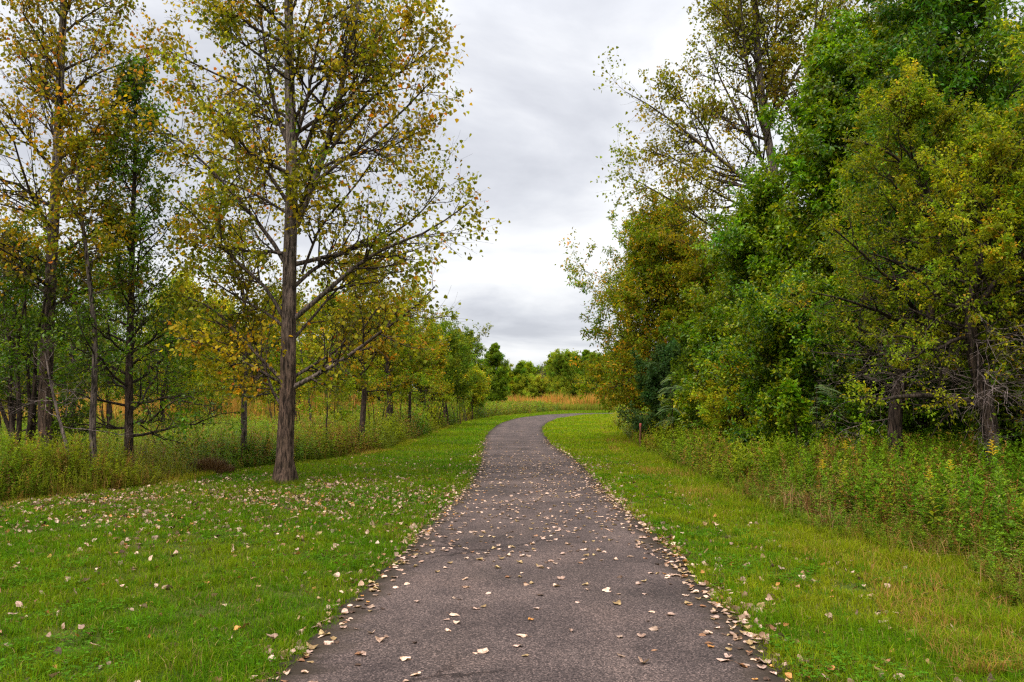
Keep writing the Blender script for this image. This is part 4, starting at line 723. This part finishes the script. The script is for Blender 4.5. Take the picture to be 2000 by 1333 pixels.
# ------------------------------------------------------------------ single plants that stand out of the weeds
def plants(T, name, label, group, cat, spots, hs, cols, plume=None):
    rng = np.random.default_rng(len(name) + len(spots)); src = []
    for j, (V, Fs, C) in enumerate(T):
        st = Soup(); st.add(V[:15], [Fs[0]], C[:15] * np.array(cols[0])); lf = Soup()
        lf.add(V[15:], [f - 15 for f in Fs[1:]], C[15:] * np.array(cols[j % len(cols)])); src.append((st.mesh('stem', M_WEED, True), lf.mesh('foliage', M_WEED)))
    pm = None
    if plume:
        q = Soup()
        for k in range(12):
            a = k * 2.4; z = 0.93 + 0.012 * k; L = 0.07 * (1 - k / 16); sp = np.linspace(0, 1, 9)[:, None]; c = np.array([0, 0, z]) + L * (np.array([math.cos(a), math.sin(a), 0.7]) * sp - np.array([0, 0, 0.4]) * sp ** 2)
            V, Fq = tubes(c[None], (0.006 * (1 - 0.5 * sp[:, 0]) * (1 + 0.4 * np.sin(sp[:, 0] * 40)))[None], 5); q.add(V, [Fq], plume)
        pm = q.mesh('flower_plume', M_WEED)
    for i, (x, y) in enumerate(spots):
        h = hs[i]; r = empty(name, (x, y, float(g(x, y)) - 0.01), label, cat, group); r.rotation_euler = (rng.normal(0, 0.06), rng.normal(0, 0.06), rng.uniform(0, 6.28)); w = h ** 0.6; r.scale = (w, w, h)
        for me in src[i % len(src)] + ((pm,) if pm else ()):
            o = bpy.data.objects.new(me.name.split('.')[0], me); sc.collection.objects.link(o); o.parent = r
rp = np.random.default_rng(91)
n = 110; yy = rp.uniform(6.6, 15.5, n); xx = xmr(yy) + rp.uniform(0.7, 3.0, n)
plants(T_NEAR, 'weed_stalk', 'upright leafy weed stalk among the undergrowth right of the path', 'leafy weed stalks right of the path', 'weed', list(zip(xx, yy)), rp.uniform(0.65, 1.1, n), [(0.12, 0.20, 0.010), (0.18, 0.24, 0.012), (0.24, 0.26, 0.014)])
n = 70; yy = rp.uniform(13.2, 18, n); xx = xml(yy) - rp.uniform(0.5, 4.2, n)
plants(T_NEAR, 'weed_stalk', 'upright leafy weed stalk among the undergrowth left of the path', 'leafy weed stalks left of the path', 'weed', list(zip(xx, yy)), rp.uniform(0.7, 1.05, n), [(0.10, 0.18, 0.010), (0.15, 0.21, 0.012)])
gs = [at(px, py, Yp) for px, py, Yp in [(1650, 868, 13.0), (1602, 905, 11.0), (1848, 908, 9.8), (1808, 925, 9.6), (1955, 872, 9.0)]]
plants(T_NEAR[:1], 'goldenrod_plant', 'flowering goldenrod with yellow plume in the weeds right of the path', 'flowering goldenrods', 'wildflower', [(p[0], p[1]) for p in gs], [float(p[2] - g(p[0], p[1])) for p in gs], [(0.14, 0.22, 0.02)], plume=(0.55, 0.40, 0.02))

# wooden stake on the right verge
def stake():
    x, y = 4.9, 30.2; z = float(g(x, y)); r = empty('wooden_stake', (x, y, z), 'short weathered brown stake with red top standing in the rough grass right of the path', 'stake')
    s = Soup(); zs = np.array([-0.2, 0.05, 0.5, 0.86]); P = np.stack([0.02 * zs, 0 * zs, zs], 1); V, Fq = tubes(P[None], np.full((1, 4), 0.045), 4); s.add(V, [Fq], (0.12, 0.055, 0.035)); s.obj('post', M_BARK, r)
    s = Soup(); zs = np.array([0.861, 0.87, 0.98, 1.0]); P = np.stack([0.02 * zs, 0 * zs, zs], 1); V, Fq = tubes(P[None], np.array([[0.046, 0.047, 0.047, 0.03]]), 4); s.add(V, [Fq, np.array([[12, 13, 14, 15]])], (0.32, 0.05, 0.035)); s.obj('cap', plain_mat('red_paint', (0.30, 0.05, 0.035)), r)
stake()
# mound of dead weeds
def mound():
    rng = np.random.default_rng(6); x0, y0 = gnd(408, 925); s = Soup(); n = 2600
    a = rng.uniform(0, 6.28, n); rr = 0.55 * np.sqrt(rng.uniform(0, 1, n)); x = x0 + rr * np.cos(a) * 1.1; y = y0 + rr * np.sin(a)
    V, Fc, C = blades(rng, x, y, (0.42 * (1 - (rr / 0.6) ** 2) + 0.1) * rng.uniform(0.6, 1.1, n), np.full(n, 0.008), np.array([0.13, 0.07, 0.022]) * rng.uniform(0.4, 1.3, (n, 1)), 0.5); s.add(V, Fc, C)
    tag(s.obj('dead_weed_clump', M_DRY), 'brown heap of dead weeds on the lawn edge left of the big cottonwood', 'weed clump')
mound()
def tussocks():
    rng = np.random.default_rng(16); made = []
    for (px, py, rad, h) in [(1525, 990, 0.4, 0.42), (1572, 1000, 0.35, 0.5), (1610, 1030, 0.3, 0.38), (1655, 1000, 0.35, 0.5), (1705, 1020, 0.35, 0.45), (1790, 1060, 0.3, 0.3), (1835, 1085, 0.4, 0.3), (1890, 1070, 0.4, 0.36), (1950, 1110, 0.4, 0.34), (1990, 1150, 0.35, 0.3)]:
        x0, y0 = gnd(px + 14, py + 14); n = 110; s = Soup(); a = rng.uniform(0, 6.28, n); rr = rad * 0.45 * np.abs(rng.normal(0, 1, n)); rr = np.minimum(rr, rad); x = x0 + rr * np.cos(a); y = y0 + rr * np.sin(a)
        c = np.array([0.36, 0.20, 0.075]) * rng.uniform(0.4, 1.2, (n, 1)); m = rng.uniform(0, 1, n) < 0.3; c[m] = np.array([0.17, 0.2, 0.02]) * rng.uniform(0.5, 1.2, (m.sum(), 1)); m = rng.uniform(0, 1, n) < 0.3; c[m] = np.array([0.20, 0.085, 0.03]) * rng.uniform(0.6, 1.2, (m.sum(), 1))
        V, Fc, C = blades(rng, x, y, h * rng.uniform(0.5, 1.3, n), np.full(n, 0.004), c, 1.1); V = V - np.tile([x0, y0, float(g(x0, y0))], (len(V), 1)); s.add(V, Fc, C)
        o = s.obj('dry_grass_tussock', M_DRY); o.location = (x0, y0, float(g(x0, y0))); tag(o, 'arching tussock of dry reddish-brown grass at the front of the weeds right of the path', 'grass tussock', 'dry grass tussocks right of the path')
tussocks()

# ------------------------------------------------------------------ fallen leaves
def fallen_mesh(rng, col, under):
    """one dry triangular leaf with stalk, curled"""
    ol = np.array([(0, -0.42), (0.30, -0.46), (0.50, -0.22), (0.44, 0.05), (0.26, 0.32), (0.0, 0.62), (-0.26, 0.32), (-0.44, 0.05), (-0.50, -0.22), (-0.30, -0.46)])
    ol = ol * (1 + rng.uniform(-0.1, 0.1, (10, 1))); inn = ol * 0.5; P = np.concatenate([[[0, 0.02]], inn, ol])
    c1, c2 = rng.uniform(-0.3, 1.1), rng.uniform(-0.25, 0.8); z = 0.1 + c1 * P[:, 0] ** 2 * rng.choice([1, 1, -0.5]) + c2 * P[:, 1] ** 2 + rng.normal(0, 0.04, len(P)) + 0.12 * np.abs(P[:, 0])
    z -= z.min(); V = np.stack([P[:, 0], P[:, 1], z], 1); k = np.arange(10); k2 = (k + 1) % 10
    F = [np.stack([0 * k, 1 + k, 1 + k2], 1), np.stack([1 + k, 11 + k, 11 + k2, 1 + k2], 1)]
    C = np.array(col) * (1 + rng.uniform(-0.12, 0.12, (21, 1))); C[0] = np.array(col) * 0.8; C[11:] = C[11:] * 0.88
    s = Soup(); s.add(V, F, C); st = np.array([[0, -0.42, z[1]], [0.03, -0.65, z.mean()], [rng.uniform(-0.15, 0.15), -0.95, z.mean() + 0.05]])
    V2, F2 = tubes(st[None], np.array([[0.018, 0.014, 0.012]]), 3); s.add(V2, [F2], np.array(under)); return s
rf = np.random.default_rng(44)
TAN, PINK, BRN, ORG, DRK = (0.51, 0.365, 0.275), (0.54, 0.375, 0.30), (0.28, 0.14, 0.07), (0.52, 0.25, 0.07), (0.085, 0.05, 0.032)
L_TAN = [fallen_mesh(rf, np.array(c) * k, BRN) for c, k in ((TAN, 1.0), (PINK, 1.0), (TAN, 1.3), (PINK, 0.7), (TAN, 0.65), ((0.46, 0.33, 0.16), 0.8))]
L_BRN = [fallen_mesh(rf, np.array(c), BRN) for c in (BRN, ORG, DRK, (0.30, 0.16, 0.085), DRK)]
def leaf_spots():
    rng = rf; S = []        # x, y, zone, size
    def put(x, y, z): S.extend(zip(x, y, [z] * len(x)))
    n = 700; y = rng.uniform(8.5, 24, n); put(xpl(y) + rng.uniform(0, 1, n) * (xpr(y) - xpl(y)), y, 'path')
    n = 1300; y = 4.6 + 30 * rng.uniform(0, 1, n) ** 1.15; u = rng.uniform(0.02, 0.98, n); k = rng.uniform(0, 1, n) < np.clip(0.22 + 0.11 * (y - 4.6) - 0.0 * u, 0, 1) * np.where(y > 24, np.clip((34 - y) / 10, 0.15, 1), 1); y, u = y[k], u[k]
    put(xpl(y) + u * (xpr(y) - xpl(y)), y, 'path')
    n = 120; y = rng.uniform(32, 75, n); put(xpl(y) + rng.uniform(0, 1, n) * (xpr(y) - xpl(y)), y, 'path')
    n = 950; y = 4.7 + 33 * rng.uniform(0, 1, n) ** 1.0; put(xpr(y) + rng.normal(0.0, 0.17, n), y, 'redge')
    n = 560; y = 4.7 + 34 * rng.uniform(0, 1, n) ** 1.0; put(xpl(y) + rng.normal(0.02, 0.15, n), y, 'ledge')
    n = 420; y = 4.7 + 12 * rng.uniform(0, 1, n); put(xpr(y) + rng.normal(-0.05, 0.14, n), y, 'redge')
    n = 230; y = 4.7 + 12 * rng.uniform(0, 1, n); put(xpl(y) + rng.normal(0.05, 0.10, n), y, 'ledge')
    n = 1900; x, y = pick(rng, n, 4.4, 26, lambda v: 0.35 + 0 * v, lambda v: np.maximum(xml(v), -0.72 * v - 0.5), lambda v: xpl(v) - 0.1); put(x, y, 'lawnl')
    n = 6200; x, y = pick(rng, n, 9, 20.5, lambda v: np.exp(-((v - 14.5) / 3.2) ** 2), lambda v: np.maximum(xml(v) - 0.3, -0.72 * v), lambda v: xpl(v) - 0.1)
    k = rng.uniform(0, 1, n) < np.clip(0.95 - 0.1 * np.maximum(x + 4.2, 0), 0.2, 1); put(x[k], y[k], 'lawnl')
    n = 1100; x, y = pick(rng, n, 4.6, 26, lambda v: 1 + 0 * v, lambda v: xpr(v) + 0.1, lambda v: np.minimum(xmr(v) + 0.2, xpr(v) + 2.6)); put(x, y, 'lawnr')
    return S
def build_fallen():
    rng = rf; S = leaf_spots(); rng.shuffle(S); S.sort(key=lambda q: float(q[1])); lab = {
        'path': ('pale dry fallen leaf lying on the dark asphalt of the path', 'fallen leaves on the path'), 'redge': ('pale dry fallen leaf drifted along the right edge of the path', 'fallen leaves along the right path edge'), 'ledge': ('pale dry fallen leaf drifted along the left edge of the path', 'fallen leaves along the left path edge'),
        'lawnl': ('pale dry fallen leaf lying in the mown grass left of the path', 'fallen leaves in the left grass'), 'lawnr': ('pale dry fallen leaf lying in the mown grass right of the path', 'fallen leaves in the right grass')}
    mt = [s.mesh('fallen_leaf', M_FALLEN, True) for s in L_TAN]; mb = [s.mesh('fallen_leaf', M_FALLEN, True) for s in L_BRN]; many = Soup(); cnt = 0
    for x, y, zone in S:
        x, y = float(x), float(y); zone = str(zone); on = xpl(y) < x < xpr(y); brown = rng.uniform() < (0.14 if zone == 'path' else 0.32 if 'edge' in zone else 0.54)
        size = rng.uniform(0.034, 0.074) if y < 9 else rng.uniform(0.032, 0.07); size *= 0.8 if brown else 1
        u = (x - xpl(y)) / (xpr(y) - xpl(y)); z = float(g(x, y)) + (0.024 + 0.012 * (1 - (2 * u - 1) ** 2) if on else rng.uniform(0.008, 0.042))
        tilt = 0.12 if on else 0.6; ex = (rng.normal(0, tilt), rng.normal(0, tilt), rng.uniform(0, 6.28)); j = int(rng.integers(0, 99))
        if cnt < 300:
            o = bpy.data.objects.new('fallen_leaf', (mb if brown else mt)[j % (5 if brown else 6)]); sc.collection.objects.link(o); o.location = (x, y, z); o.rotation_euler = ex; o.scale = (size * rng.uniform(0.75, 1.15), size * rng.uniform(0.8, 1.25), size * rng.uniform(0.6, 1.5))
            l, gp = lab[zone]
            if brown: l = l.replace('pale dry', 'brown'); gp = 'brown ' + gp
            tag(o, l, 'fallen leaf', gp); cnt += 1
        else:
            q = (L_BRN if brown else L_TAN)[j % (5 if brown else 6)]; V = np.concatenate(q.V); cx, sx, cy_, sy, cz, sz = math.cos(ex[0]), math.sin(ex[0]), math.cos(ex[1]), math.sin(ex[1]), math.cos(ex[2]), math.sin(ex[2])
            Rm = np.array([[cz, -sz, 0], [sz, cz, 0], [0, 0, 1]]) @ np.array([[cy_, 0, sy], [0, 1, 0], [-sy, 0, cy_]]) @ np.array([[1, 0, 0], [0, cx, -sx], [0, sx, cx]])
            many.add(V @ Rm.T * size + np.array([x, y, z]), q.F, np.concatenate(q.C))
    tag(many.obj('fallen_leaves', M_FALLEN, None, True), 'scattered dry tan and brown leaves farther off on the path and lawn', 'fallen leaves', kind='stuff')
build_fallen()
